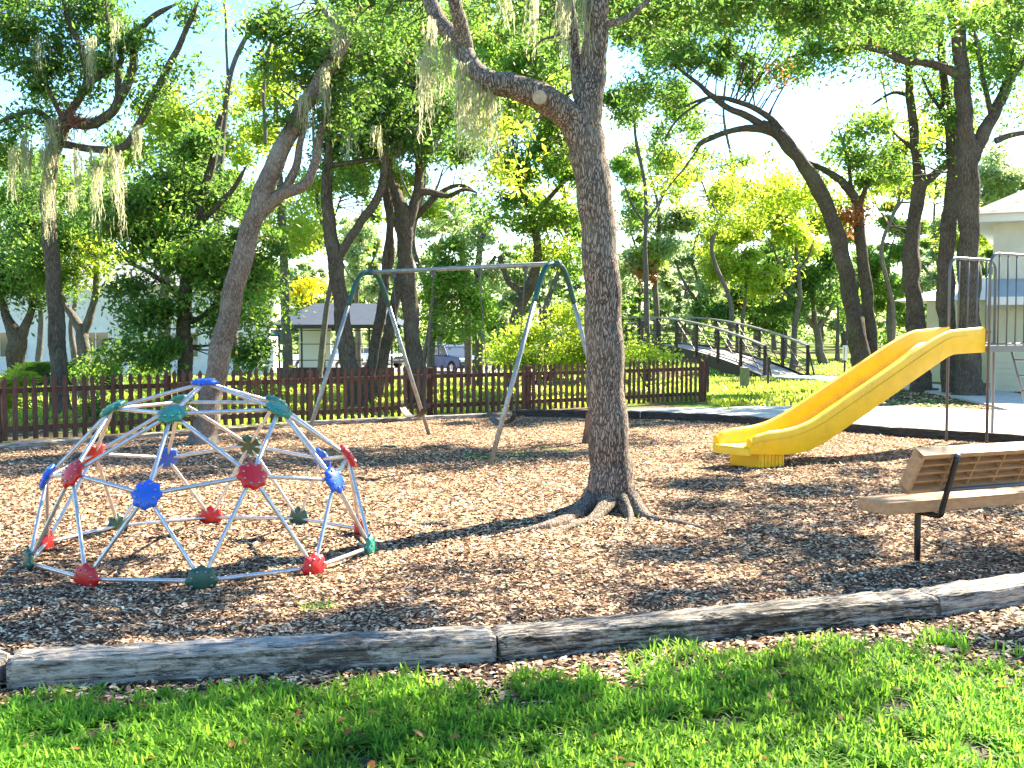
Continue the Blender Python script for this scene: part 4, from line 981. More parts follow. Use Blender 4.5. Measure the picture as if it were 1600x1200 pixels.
# ------------------------------------------------------------------ main oak
TY = 10.0
def shade(px, py, rx, ry, z, dens=1.0):
    """an added out-of-view leaf clump, placed so its shadow lands at this ground pixel"""
    g = G(px, py); c = g + SV * ((z - g[2]) / SV[2]); a = G(px - rx, py); b = G(px + rx, py); u = G(px, py - ry); d = G(px, py + ry)
    rX = abs(b[0] - a[0]) / 2; rY = abs(u[1] - d[1]) / 2
    ns = max(3, int(rX * rY * 8 * dens))
    return (c, (rX, rY, .5), max(3, int(ns * .75)), 170)
SH_ = [shade(*q) for q in [(120, 722, 170, 26, 7.6, 2.4), (330, 728, 140, 26, 7.4, 2.4), (520, 722, 120, 26, 7.5, 2.2), (690, 718, 130, 24, 7.6, 2.6), (840, 708, 90, 18, 7.6, 2.2), (60, 695, 160, 14, 8.0, 2), (350, 690, 150, 10, 8.0, 1.4),
       (1120, 762, 120, 16, 7.0, 2.0), (1320, 772, 150, 16, 7.0, 2.2), (1500, 790, 150, 24, 6.8, 2.0), (1130, 806, 110, 14, 6.8, 1.5), (1300, 826, 130, 18, 6.7, 1.5), (1250, 872, 170, 22, 6.6, 2.2), (1060, 880, 80, 20, 6.5, 1.5), (1480, 880, 170, 30, 6.5, 2.4),
       (1000, 945, 150, 18, 6.4, 1.8), (1240, 925, 140, 14, 6.4, 1.6), (280, 935, 170, 12, 6.6, 1.3), (100, 985, 160, 20, 6.5, 1.6), (520, 975, 160, 16, 6.5, 1.4), (700, 905, 80, 8, 6.5, 1.2), (400, 1000, 200, 10, 6.4, 1),
       (1180, 715, 90, 10, 7.2, 1.5), (1010, 690, 60, 12, 7.4, 1.8),
       (120, 1110, 150, 30, 6.4, .4), (420, 1070, 130, 22, 6.4, .3), (800, 1120, 170, 36, 6.4, .35), (1500, 1010, 160, 40, 6.2, 1.0), (1150, 1090, 110, 26, 6.2, .3), (560, 1170, 140, 22, 6.2, .3), (1150, 842, 130, 14, 6.6, 1.8), (1400, 850, 120, 14, 6.6, 1.8), (1080, 790, 70, 14, 6.9, 1.8), (1400, 800, 120, 14, 6.8, 1.8), (1250, 740, 130, 10, 7.0, 1.6), (1500, 740, 120, 14, 7.0, 1.6), (900, 990, 160, 10, 6.4, 1.4)]]
mainst = [
    [(957, 806, 96), (956, 785, 80), (955, 755, 71), (953, 700, 64), (947, 600, 60), (944, 500, 57), (938, 400, 56), (929, 310, 55), (918, 240, 56), (912, 205, 60)],
    [(914, 235, 46), (916, 180, 46), (925, 120, 42, .05), (930, 60, 38, .05), (934, 0, 34, 0), (945, -90, 30, .3), (965, -200, 22, .8)],
    [(918, 240, 44), (895, 190, 46, -.05), (872, 168, 44, -.1), (840, 148, 42, -.15), (800, 134, 38, -.2), (768, 128, 34, -.2), (742, 110, 30, -.1), (722, 78, 30, 0), (700, 50, 26, .1), (678, 18, 24, .3), (650, -60, 20, .6)],
    [(728, 84, 26), (722, 50, 24, -.1), (712, 10, 20, -.2), (700, -60, 16, -.3)],
    [(908, 150, 26, .15), (899, 90, 22, .25), (893, 30, 18, .3), (880, -50, 14, .4)],
    [(944, 40, 12), (975, 30, 10, .1), (1000, 12, 9, .15), (1030, -15, 7, .2)],
]
oak = tree('oak_tree', 'large ridged-bark oak leaning over the middle of the mulch bed', (957, 806), TY, mainst,
     [(760, 205, 62, 46, .8, .5), (850, 60, 60, 70, 1.2, .35), (640, 40, 70, 60, .9, .7), (560, 10, 80, 40, 1.2, .8), (780, 10, 60, 30, .8, .5), (990, -10, 50, 30, .5, .5)],
     'leaf_dark', 'bark_main', .075, extra=SH_, n=40, rough=.022, wob=.06, twr=.05, accents=(('leaf_bright', [(800, 215, 50, 45, .2, .5), (775, 265, 45, 35, .2, .35)]),), flare=1.25)
kn = P(843, 152, TY - .15 - .125)
mb = MB(); mb.lathe([(.058, -.05), (.062, 0), (.058, .014), (.040, .010), (.01, .012)], 18, (frame([-.15, -1, -.05]), kn)); mb.build('cut_knot', M['cut'], oak, smooth=True)
roots = [[(938, 792, 56), (908, 806, 38), (872, 822, 24), (825, 833, 13), (770, 842, 6)], [(950, 804, 34), (925, 816, 18), (893, 826, 11), (862, 836, 6)], [(972, 802, 32), (984, 812, 17), (982, 824, 9), (974, 832, 5)],
         [(980, 800, 40), (1010, 812, 18), (1060, 820, 11), (1110, 832, 7)], [(940, 790, 44), (900, 800, 22), (860, 806, 10)]]
for i, rt_ in enumerate(roots):
    pts = []
    for j, (px, py, w) in enumerate(rt_):
        g = G(px, py); pts.append([g[0], g[1], (.12 if j == 0 else .015 + w / 2 / F * g[1] * .2), w / 2 / F * g[1]])
    s = spline(np.array(pts), 6); mb = MB(); woody(mb, s[:, :3], s[:, 3], 12, .10, 50 + i); mb.build('root', M['bark_main'], oak, smooth=True)
g = [G(640, 828), G(680, 826), G(715, 829)]; s = spline(np.array([[*q[:2], .0 + .03 * (k == 1), .05 - .01 * k] for k, q in enumerate(g)]), 6)
mb = MB(); woody(mb, s[:, :3], s[:, 3], 10, .1, 60); mb.build('root', M['bark_main'], oak, smooth=True)
print('tris oak', NTRI)
# ------------------------------------------------------------------ trees around the playground
tree('leaning_tree', 'pale leaning trunk rising behind the climbing dome in front of the fence', (318, 690), 15.8,
     [[(318, 690, 46), (330, 620, 40), (345, 545, 38), (364, 460, 37), (388, 370, 36), (412, 300, 34), (440, 235, 32), (470, 175, 30), (510, 110, 26), (545, 50, 20), (575, -20, 14)],
      [(402, 335, 26), (440, 303, 22), (475, 290, 20), (492, 255, 17), (500, 210, 14), (515, 170, 10)],
      [(440, 303, 16), (460, 270, 14), (470, 220, 12), (480, 180, 10)],
      [(545, 50, 12), (510, 20, 10), (480, -20, 8)]],
     [(520, 120, 70, 45, .5, .9), (470, 40, 60, 45, .3, .9), (560, 60, 60, 50, .8, .8), (540, 180, 60, 30, .3, .7), (470, 170, 35, 30, 0, .6), (600, -10, 80, 30, 0, .8), (430, 110, 30, 24, .2, .5)],
     'leaf_dark', 'bark_pale', .075, accents=(('leaf_bright', [(450, 110, 40, 40, .6, .4)]),))
tree('mossy_oak', 'dark many-limbed oak with a tangle of red-brown twigs at its fork, behind the fence', (92, 600), 21.5,
     [[(95, 640, 36), (92, 570, 30), (87, 500, 28), (82, 420, 27), (76, 340, 26), (78, 270, 26), (92, 215, 26), (108, 180, 24)],
      [(105, 190, 22), (140, 194, 20), (172, 178, 18), (192, 145, 17), (207, 110, 16), (214, 60, 13), (240, 25, 10), (285, 2, 7)],
      [(100, 225, 14), (150, 233, 14), (195, 228, 13), (225, 180, 13), (255, 120, 12), (278, 75, 11), (300, 25, 9), (318, -20, 6)],
      [(108, 180, 16), (135, 130, 13), (128, 80, 11), (110, 40, 9), (95, -10, 7)],
      [(125, 150, 14), (155, 118, 12), (190, 95, 10), (172, 50, 8), (165, 0, 6)],
      [(185, 150, 12), (183, 110, 10), (168, 70, 8)], [(95, 205, 14), (60, 175, 10), (25, 180, 8), (-20, 200, 6)], [(100, 190, 10), (50, 100, 7), (0, 115, 6)]],
     [(30, 195, 60, 38, 0, 1.0), (110, 95, 55, 45, .5, .9), (70, 40, 60, 45, 0, .7), (160, 15, 60, 35, .5, .8), (215, 55, 38, 34, 0, .6), (245, 110, 26, 20, 0, .5), (265, 125, 24, 18, 0, .5), (5, 60, 40, 50, 0, .5), (15, 250, 40, 30, .5, .8), (150, 95, 30, 30, 0, .5), (25, 10, 60, 30, 0, .6), (280, 20, 40, 22, 0, .5), (300, 110, 20, 16, 0, .4), (185, 65, 34, 28, 0, .7), (228, 150, 26, 22, 0, .6), (140, 150, 26, 18, 0, .6), (60, 130, 50, 34, 0, .7), (170, 205, 24, 14, 0, .5), (130, 40, 40, 30, .4, .7)],
     'leaf_dark', 'bark_dark', .08)
tree('young_tree', 'forked grey tree standing left of the dense laurel, behind the fence', (128, 640), 26,
     [[(134, 650, 28), (131, 560, 24), (128, 520, 22), (112, 492, 14), (98, 470, 11), (92, 430, 8)], [(129, 525, 18), (142, 490, 14), (150, 450, 12), (150, 400, 8)]],
     [(130, 400, 55, 40, 0, .8), (60, 420, 50, 40, 0, .8), (150, 345, 50, 40, 1, .7), (95, 460, 40, 24, 0, .5)], 'leaf_mid', 'bark_gray', .08, accents=(('leaf_bright', [(150, 420, 36, 26, 0, .7), (160, 395, 26, 16, 0, .5)]),))
tree('forked_tree', 'dark low-forked tree at the far left end of the fence', (18, 620), 27,
     [[(22, 640, 36), (24, 570, 30), (26, 530, 30), (12, 500, 18), (4, 475, 14), (-10, 440, 10)], [(28, 535, 22), (42, 505, 16), (52, 470, 12), (48, 420, 9)]],
     [(20, 400, 60, 50, 0, 1.0), (45, 320, 60, 45, 0, .9), (5, 460, 45, 30, 0, .8), (60, 470, 30, 16, 0, .5)], 'leaf_dark', 'bark_dark', .085)
tree('laurel_tree', 'dense dark green laurel with dappled crown behind the climbing dome', (290, 650), 23.5,
     [[(292, 650, 30), (290, 560, 27), (287, 500, 26), (292, 430, 22), (305, 350, 18), (330, 260, 15), (345, 180, 10)], [(290, 505, 12), (315, 495, 9), (335, 475, 7)], [(300, 380, 14), (260, 320, 10), (230, 270, 8)], [(310, 350, 12), (360, 300, 9), (385, 260, 7)], [(290, 470, 12), (240, 430, 9), (200, 410, 7)]],
     [(215, 300, 70, 50, 0, 1), (300, 320, 80, 60, .5, 1), (250, 400, 80, 55, 0, 1.05), (340, 400, 70, 60, 0, 1), (210, 480, 60, 45, -.5, .9), (245, 545, 60, 28, -.3, .8), (400, 420, 45, 60, .3, .9), (385, 510, 40, 50, .3, .9), (330, 500, 45, 30, 0, .5), (300, 235, 60, 40, 0, .8), (195, 560, 45, 26, 0, .8), (400, 560, 40, 24, 0, .7), (170, 370, 50, 50, 0, .7)],
     'leaf_dark', 'bark_dark', .095, accents=(('leaf_mid', [(230, 330, 70, 40, -.8, .5), (300, 420, 90, 50, -.8, .5), (390, 470, 45, 50, -.6, .4)]),))
tree('slender_tree', 'slender pale tree reaching up through the gap of blue sky', (345, 640), 27,
     [[(345, 640, 16), (340, 450, 15), (342, 300, 14), (346, 230, 13), (352, 170, 11), (362, 110, 9), (390, 50, 7), (440, 2, 5), (460, -30, 4)],
      [(357, 130, 6), (354, 80, 5), (352, 20, 4), (345, -20, 3)], [(415, 225, 8, 2), (412, 140, 7, 2), (420, 80, 6, 2), (440, 10, 4, 2)]],
     [(400, 30, 30, 18, 0, .3), (355, 20, 18, 14, 0, .3), (375, 150, 22, 18, 0, .3), (330, 180, 22, 26, 0, .4)], 'leaf_bright', 'bark_gray', .08)
tree('bright_tree', 'tall bright yellow-green tree behind the dense laurel', (250, 620), 34,
     [[(255, 620, 24), (258, 450, 20), (262, 330, 16), (270, 240, 12), (285, 170, 8)], [(262, 300, 10), (310, 240, 7)], [(262, 300, 10), (225, 240, 7)]],
     [(290, 190, 55, 50, 0, .8), (240, 200, 50, 40, 0, .7), (330, 230, 45, 50, 0, .8), (200, 250, 50, 40, 0, .8), (290, 270, 80, 40, 0, .8), (250, 150, 30, 20, 0, .4), (345, 160, 24, 30, 0, .4)], 'leaf_bright', 'bark_gray', .12)
tree('bright_tree', 'sunlit yellow-green tree between the slender tree and leaning trunk', (455, 620), 32,
     [[(450, 620, 20), (446, 480, 17), (440, 340, 14), (432, 220, 10), (430, 140, 7)], [(440, 300, 9), (470, 240, 7)]],
     [(430, 150, 40, 45, 0, .7), (410, 220, 45, 45, 0, .7), (440, 90, 35, 35, 0, .6), (400, 300, 45, 40, 0, .7), (470, 380, 50, 40, 0, .7), (440, 330, 40, 30, 0, .6)], 'leaf_bright', 'bark_gray', .11, group=None)
tree('twisted_oak', 'dark straight trunk at the left swing legs, leaf-covered fork above', (545, 640), 22.5,
     [[(556, 650, 38), (550, 600, 34), (541, 540, 30), (534, 480, 29), (524, 410, 27), (514, 350, 24), (510, 290, 20), (514, 240, 17), (520, 180, 12)],
      [(524, 405, 18), (548, 370, 17), (570, 338, 16), (590, 310, 14), (600, 270, 12), (598, 220, 9)], [(512, 260, 12), (545, 255, 9), (585, 250, 7), (612, 256, 5)]],
     [(520, 200, 60, 35, 0, .9), (600, 200, 60, 45, .4, .9), (560, 165, 70, 40, 0, .8), (560, 290, 30, 20, 0, .4), (500, 250, 26, 26, 0, .5)],
     'leaf_dark', 'bark_dark', .085, accents=(('leaf_bright', [(560, 240, 40, 30, .8, .35)]),))
tree('leaning_oak', 'curved dark trunk leaning between the swing legs', (572, 640), 24,
     [[(566, 650, 26), (576, 590, 22), (590, 520, 19), (600, 460, 17), (604, 400, 15), (610, 345, 13), (602, 290, 12), (590, 230, 9)],
      [(602, 440, 8), (612, 400, 10), (607, 340, 10), (600, 300, 8)]],
     [(610, 140, 70, 45, 0, .9), (655, 190, 50, 45, 0, .8), (600, 80, 60, 40, .5, .8)], 'leaf_dark', 'bark_dark', .085)
tree('leaning_oak', 'second curved trunk crossing just behind the first inside the swing frame', (584, 640), 25.5,
     [[(580, 650, 28), (592, 590, 24), (608, 520, 20), (620, 460, 19), (632, 400, 18), (640, 350, 16), (650, 300, 13), (668, 240, 9)],
      [(642, 345, 12), (690, 300, 9), (720, 290, 7), (745, 300, 5)]],
     [(680, 180, 60, 40, 0, .9), (720, 230, 50, 35, 0, .7), (660, 110, 60, 45, 0, .8), (740, 310, 26, 16, 0, .5)], 'leaf_dark', 'bark_dark', .09)
tree('upright_oak', 'stout upright trunk with knobbly fork behind the swing frame beam', (652, 640), 23.5,
     [[(652, 650, 36), (648, 590, 32), (643, 520, 29), (638, 450, 28), (634, 390, 28), (632, 345, 30), (622, 310, 22), (608, 270, 15), (600, 220, 10)],
      [(634, 360, 22), (648, 320, 20), (656, 270, 15), (652, 220, 11)], [(650, 300, 14), (672, 300, 12), (700, 306, 9), (725, 296, 7), (748, 302, 5)]],
     [(640, 230, 55, 35, 0, .7), (700, 150, 60, 45, 0, .9), (590, 235, 36, 28, 0, .6), (660, 60, 60, 40, 0, .7)], 'leaf_dark', 'bark_dark', .085, rough=.11)
tree('spreading_oak', 'broad leafy oak filling the space left of the main oak trunk', (770, 600), 31,
     [[(800, 610, 26), (802, 540, 24), (808, 490, 22), (826, 450, 20), (840, 400, 16), (830, 330, 13), (800, 270, 10)], [(822, 460, 16), (795, 440, 12), (780, 400, 9)], [(830, 340, 10), (875, 290, 8), (900, 250, 6)]],
     [(850, 260, 80, 50, 0, .9), (790, 340, 60, 30, 0, .55), (870, 330, 60, 50, 0, .7), (760, 250, 50, 40, 0, .6), (830, 190, 70, 40, 0, .7), (770, 120, 60, 50, 0, .6), (870, 100, 60, 50, 0, .7), (880, 400, 50, 30, 0, .5), (810, 50, 70, 40, 0, .6)],
     'leaf_mid', 'bark_dark', .11, accents=(('leaf_bright', [(760, 160, 60, 50, .5, .4), (850, 380, 60, 30, .4, .4), (850, 300, 50, 40, 1, .3)]),))
tree('round_tree', 'round green tree behind the swing seats, crown lit from behind', (700, 600), 36,
     [[(672, 610, 16), (674, 540, 14), (680, 470, 12), (700, 400, 8)], [(677, 500, 8), (705, 460, 6)]],
     [(690, 430, 50, 40, 0, .9), (740, 460, 36, 44, 0, .8), (680, 480, 40, 30, 0, .8), (720, 390, 40, 26, 0, .6), (720, 510, 36, 20, 0, .6)], 'leaf_mid', 'bark_gray', .12)
tree('gray_tree', 'grey straight trunk just right of the parked off-road car', (748, 600), 38,
     [[(748, 612, 17), (748, 560, 15), (747, 500, 15), (745, 440, 14), (752, 380, 10), (770, 320, 7)], [(746, 460, 8), (730, 420, 6)], [(748, 440, 8), (775, 400, 6)]],
     [(790, 420, 50, 30, 0, .6), (760, 360, 50, 30, 0, .5), (830, 430, 40, 24, 0, .5)], 'leaf_pale', 'bark_gray', .12)
# right-hand group
tree('arching_oak', 'dark trunk arching to the left behind the yellow slide', (1350, 610), 30,
     [[(1356, 625, 44), (1350, 580, 38), (1340, 530, 33), (1330, 470, 30), (1318, 410, 28), (1302, 350, 27), (1282, 300, 27), (1258, 260, 26), (1235, 232, 24), (1210, 205, 20), (1190, 194, 16)],
      [(1235, 232, 18), (1205, 205, 16), (1170, 200, 13), (1140, 205, 11), (1098, 222, 9), (1080, 240, 5)],
      [(1250, 250, 16), (1222, 205, 13), (1190, 175, 11), (1150, 158, 9), (1110, 152, 6), (1060, 170, 4)],
      [(1215, 210, 13), (1165, 180, 14), (1140, 170, 11), (1110, 148, 10), (1090, 130, 8), (1050, 100, 5)],
      [(1098, 222, 4), (1070, 262, 3), (1040, 300, 2.5), (1020, 350, 2)], [(1110, 150, 5), (1060, 185, 4), (1035, 225, 3)]],
     [(1080, 95, 64, 36, 0, .8), (1150, 100, 56, 36, .5, .9), (1190, 40, 60, 30, 0, .6), (1110, 25, 50, 26, 0, .45), (1030, 60, 40, 30, 0, .4), (1030, 190, 36, 50, .5, .5), (1235, 105, 30, 26, 0, .7), (1260, 30, 40, 30, 0, .6), (1010, 130, 40, 40, 0, .6)],
     'leaf_dark', 'bark_dark', .10, accents=(('leaf_bright', [(1180, 290, 80, 50, 1, .38), (1240, 320, 60, 50, 1, .38), (1140, 330, 50, 30, 0, .25), (1060, 290, 40, 60, 0, .22)]), ('leaf_rust', [(1225, 118, 14, 14, -1, .5)])))
tree('twin_stem_oak', 'slimmer upright stem beside the arching trunk, forked near its top', (1356, 610), 30.4,
     [[(1366, 625, 30), (1362, 560, 24), (1358, 500, 22), (1352, 440, 21), (1345, 380, 20), (1340, 320, 18), (1325, 295, 15), (1308, 278, 13), (1280, 262, 11), (1255, 252, 9)], [(1342, 330, 12), (1350, 300, 9), (1372, 250, 6), (1390, 215, 4)], [(1330, 300, 8), (1325, 250, 6), (1310, 200, 4)]],
     [(1345, 250, 50, 34, 0, .8), (1370, 205, 50, 28, 0, .6), (1320, 225, 40, 28, 0, .6), (1390, 260, 30, 30, 0, .5)], 'leaf_mid', 'bark_dark', .10,
     accents=(('leaf_bright', [(1380, 260, 40, 40, .6, .5), (1330, 290, 50, 30, .5, .35)]), ('leaf_rust', [(1322, 338, 18, 26, 0, .8)])))
tree('gnarled_oak', 'gnarled trunk left of the slide rails, forking at mid-height', (1430, 615), 28.5,
     [[(1438, 622, 42), (1436, 570, 34), (1432, 510, 31), (1426, 450, 30), (1424, 400, 28), (1428, 350, 24), (1434, 300, 24), (1437, 278, 24), (1430, 235, 17), (1427, 190, 16), (1422, 150, 14), (1420, 105, 12), (1412, 70, 9), (1400, 20, 7), (1390, -20, 5)],
      [(1437, 290, 18), (1458, 274, 16), (1480, 256, 14), (1500, 240, 12)], [(1430, 235, 10), (1405, 215, 5), (1395, 205, 4)], [(1422, 150, 8), (1395, 145, 5), (1360, 165, 4)], [(1422, 110, 8), (1440, 60, 7), (1460, 30, 5)]],
     [(1395, 60, 50, 36, 0, .5), (1350, 30, 50, 34, 0, .6), (1430, 40, 40, 34, 0, .45), (1395, 120, 30, 22, 0, .35), (1480, 170, 30, 40, 0, .4)], 'leaf_mid', 'bark_dark', .10, rough=.10,
     accents=(('leaf_rust', [(1432, 60, 12, 12, 0, .6)]), ('leaf_yellow', [(1440, 218, 50, 16, 2, .2)])))
tree('straight_oak', 'straight middle trunk close beside the biggest trunk', (1478, 615), 27.5,
     [[(1488, 620, 36), (1484, 560, 31), (1478, 500, 30), (1476, 440, 30), (1480, 380, 28), (1486, 320, 26), (1490, 260, 22), (1484, 200, 18), (1476, 140, 15), (1470, 60, 11), (1468, -20, 8)], [(1478, 180, 8), (1455, 150, 6), (1440, 120, 4)]],
     [(1470, 180, 30, 44, 0, .6), (1450, 110, 30, 26, 0, .5), (1475, 230, 22, 26, 0, .5), (1400, 240, 40, 30, 1, .4), (1540, 190, 30, 30, 1, .4)], 'leaf_dark', 'bark_dark', .09)
tree('great_oak', 'thickest dark trunk behind the slide tower rails with wide upper limbs', (1512, 618), 26.5,
     [[(1514, 622, 56), (1514, 580, 46), (1514, 520, 40), (1514, 450, 38), (1513, 380, 37), (1513, 310, 36), (1512, 240, 36), (1508, 180, 28), (1503, 120, 27), (1497, 60, 25), (1488, 0, 22), (1478, -60, 16)],
      [(1516, 255, 26), (1530, 220, 25), (1550, 185, 22), (1565, 155, 20), (1580, 120, 17), (1610, 80, 13), (1640, 40, 9)],
      [(1500, 118, 18), (1470, 104, 16), (1440, 97, 15), (1410, 94, 14), (1385, 82, 12), (1350, 74, 11), (1318, 76, 10), (1270, 82, 8), (1230, 90, 6)],
      [(1360, 75, 8), (1358, 40, 7), (1345, 15, 6), (1335, -20, 5)], [(1555, 220, 12), (1585, 210, 10), (1625, 206, 7)], [(1552, 188, 12), (1540, 140, 9), (1530, 90, 7), (1520, 40, 5)], [(1575, 130, 10), (1582, 80, 7), (1570, 20, 5)]],
     [(1570, 60, 50, 44, 0, .6), (1590, 120, 40, 36, 0, .6), (1530, 20, 50, 34, 0, .6), (1300, 30, 60, 34, 0, .7), (1240, 70, 50, 36, 0, .7), (1330, 100, 40, 22, 0, .35), (1540, 130, 26, 24, 0, .4), (1590, 20, 40, 34, 0, .7), (1270, 110, 30, 26, 0, .4), (1440, 60, 30, 24, 0, .3), (1600, 170, 30, 20, 0, .4), (1450, 20, 50, 30, 0, .5), (1390, 50, 40, 26, 0, .5), (1560, 100, 40, 30, .5, .6)],
     'leaf_mid', 'bark_dark', .09)
# trees across the lawn, behind the bridge
def far(name, label, px, by, Y, top, w, blobs, leaf='leaf_dark', ls=.17, lean=0, acc=(), bark='bark_gray', fork=True):
    hh = by - top; wv = [rnd.uniform(-.045, .045) * hh for _ in range(5)]
    st = [[(px, by, w), (px + lean * .2 + wv[0] * .6, by - hh * .18, w * .85), (px + lean * .4 + wv[1], by - hh * .36, w * .72), (px + lean * .6 + wv[2], by - hh * .55, w * .58), (px + lean * .8 + wv[3], by - hh * .76, w * .42), (px + lean + wv[4], top, w * .2)]]
    if fork:
        m = by - (by - top) * .45
        st += [[(px + lean * .45, m, w * .5), (px + lean * .45 + 22, m - 34, w * .35), (px + lean + 34, m - 70, w * .2)], [(px + lean * .4, m + 8, w * .5), (px + lean * .4 - 22, m - 26, w * .35), (px + lean - 36, m - 60, w * .2)]]
    return tree(name, label, (px, by), Y, st, [(b[0], b[1], b[2] * 1.08, b[3] * 1.08, b[4], b[5] * 1.35) for b in blobs], leaf, bark, ls, n=8, accents=acc, twr=.05)
far('oak_tree', 'dark oak with leaning grey trunk beyond the end of the footbridge', 1288, 574, 50, 440, 18, [(1250, 430, 50, 34, 0, .9), (1290, 400, 44, 36, 0, .8), (1220, 470, 44, 30, 0, .8), (1290, 470, 30, 20, 0, .6)], lean=-26)
far('oak_tree', 'spreading dark oak centred behind the footbridge railing', 1225, 562, 58, 380, 14, [(1180, 440, 50, 36, 0, 1), (1130, 480, 50, 28, 0, 1), (1215, 400, 50, 34, 0, .9), (1180, 500, 44, 18, 0, .8), (1240, 500, 34, 18, 0, .6)], lean=-10)
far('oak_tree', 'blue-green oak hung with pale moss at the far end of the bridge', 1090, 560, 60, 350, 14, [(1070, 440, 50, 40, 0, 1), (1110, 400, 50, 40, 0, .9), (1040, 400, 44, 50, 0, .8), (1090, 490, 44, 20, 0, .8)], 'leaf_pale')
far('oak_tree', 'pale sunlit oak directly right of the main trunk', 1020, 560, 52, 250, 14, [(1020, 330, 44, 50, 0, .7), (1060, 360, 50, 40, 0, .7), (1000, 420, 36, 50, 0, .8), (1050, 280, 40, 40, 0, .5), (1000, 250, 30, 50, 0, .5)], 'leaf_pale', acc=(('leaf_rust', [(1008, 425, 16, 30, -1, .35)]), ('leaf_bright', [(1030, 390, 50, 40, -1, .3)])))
far('maple_tree', 'glowing yellow-green young tree over the middle of the footbridge', 1160, 560, 46, 390, 9, [(1165, 420, 50, 26, 0, 1.1), (1200, 440, 30, 22, 0, .8), (1130, 400, 26, 18, 0, .7)], 'leaf_bright', .13, fork=False)
far('oak_tree', 'tall tree with open yellow-green crown under the arching trunk', 1240, 565, 48, 280, 12, [(1180, 330, 60, 36, 0, .7), (1240, 360, 56, 40, 0, .8), (1140, 300, 40, 26, 0, .4), (1250, 300, 36, 30, 0, .5), (1110, 350, 40, 36, 0, .5)], 'leaf_bright', .14)
far('oak_tree', 'dark green oak behind the arching trunk and its twin stem', 1395, 560, 60, 360, 13, [(1390, 420, 44, 44, 0, 1), (1340, 440, 40, 40, 0, .8), (1400, 490, 30, 34, 0, .8), (1300, 360, 36, 40, 0, .5), (1400, 350, 36, 40, 0, .7)], 'leaf_mid')
far('oak_tree', 'slim-trunked tree beside the small white notice board', 1308, 555, 54, 440, 8, [(1290, 380, 40, 44, 0, .7), (1320, 480, 20, 20, 0, .5)], 'leaf_mid', fork=False)
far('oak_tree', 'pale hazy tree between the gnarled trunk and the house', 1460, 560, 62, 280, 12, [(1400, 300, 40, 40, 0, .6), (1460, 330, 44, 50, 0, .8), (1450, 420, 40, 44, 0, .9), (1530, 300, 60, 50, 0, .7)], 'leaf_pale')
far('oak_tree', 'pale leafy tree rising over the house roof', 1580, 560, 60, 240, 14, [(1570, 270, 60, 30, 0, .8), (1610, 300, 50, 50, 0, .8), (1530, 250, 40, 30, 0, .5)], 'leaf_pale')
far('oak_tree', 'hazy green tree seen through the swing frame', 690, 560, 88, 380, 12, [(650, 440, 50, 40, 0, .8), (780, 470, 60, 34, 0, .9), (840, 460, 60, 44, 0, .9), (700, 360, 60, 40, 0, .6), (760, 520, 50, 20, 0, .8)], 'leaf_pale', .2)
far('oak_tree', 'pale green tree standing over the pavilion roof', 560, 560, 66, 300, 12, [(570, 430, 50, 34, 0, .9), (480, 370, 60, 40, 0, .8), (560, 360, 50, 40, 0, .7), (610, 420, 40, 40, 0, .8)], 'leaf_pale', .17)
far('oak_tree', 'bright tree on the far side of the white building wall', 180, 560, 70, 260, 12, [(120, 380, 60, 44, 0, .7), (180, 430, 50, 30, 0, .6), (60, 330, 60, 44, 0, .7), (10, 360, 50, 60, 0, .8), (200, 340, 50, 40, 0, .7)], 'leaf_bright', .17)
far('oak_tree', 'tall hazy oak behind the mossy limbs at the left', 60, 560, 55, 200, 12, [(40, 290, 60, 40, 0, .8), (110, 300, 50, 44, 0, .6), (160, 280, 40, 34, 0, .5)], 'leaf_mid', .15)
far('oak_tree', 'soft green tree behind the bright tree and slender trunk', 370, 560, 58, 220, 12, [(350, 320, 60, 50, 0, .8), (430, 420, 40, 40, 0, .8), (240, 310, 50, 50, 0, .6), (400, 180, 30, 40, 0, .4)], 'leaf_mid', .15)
far('oak_tree', 'tall tree with airy top behind the main trunk fork', 1010, 580, 42, 60, 12, [(1000, 80, 44, 60, 0, .7), (1040, 40, 50, 40, 0, .6), (980, 180, 30, 50, 0, .6), (1060, 130, 40, 40, 0, .4), (970, 20, 40, 30, 0, .7)], 'leaf_mid', .12)
far('oak_tree', 'airy bright tree behind the hanging moss strands', 860, 580, 46, 60, 12, [(820, 100, 60, 60, 0, .7), (700, 110, 60, 60, 0, .6), (870, 30, 60, 40, 0, .7), (760, 30, 60, 40, 0, .6), (640, 120, 50, 50, 0, .5)], 'leaf_bright', .12)
far('oak_tree', 'airy green tree filling the gap under the mossy branches', 500, 580, 42, 120, 12, [(500, 290, 44, 44, 0, .8), (560, 260, 50, 40, 0, .7), (640, 300, 44, 34, 0, .6), (690, 330, 50, 36, 0, .6), (470, 340, 44, 36, 0, .6)], 'leaf_bright', .12)
far('oak_tree', 'open-crowned oak filling the sky above the swing set', 660, 580, 38, 20, 12, [(600, 60, 70, 60, 0, .8), (690, 40, 60, 50, 0, .7), (760, 80, 60, 60, 0, .6), (560, 130, 50, 50, 0, .7), (820, 150, 50, 50, 0, .6), (540, 30, 60, 50, 0, .7)], 'leaf_mid', .12)
far('oak_tree', 'open-crowned oak behind the upper arch of the leaning oak', 1130, 580, 44, 40, 10, [(1060, 40, 44, 36, 0, .45), (1170, 10, 44, 24, 0, .4), (1060, 200, 44, 50, 0, .4), (1010, 280, 50, 60, 0, .55), (1130, 240, 40, 30, 0, .2)], 'leaf_mid', .12)
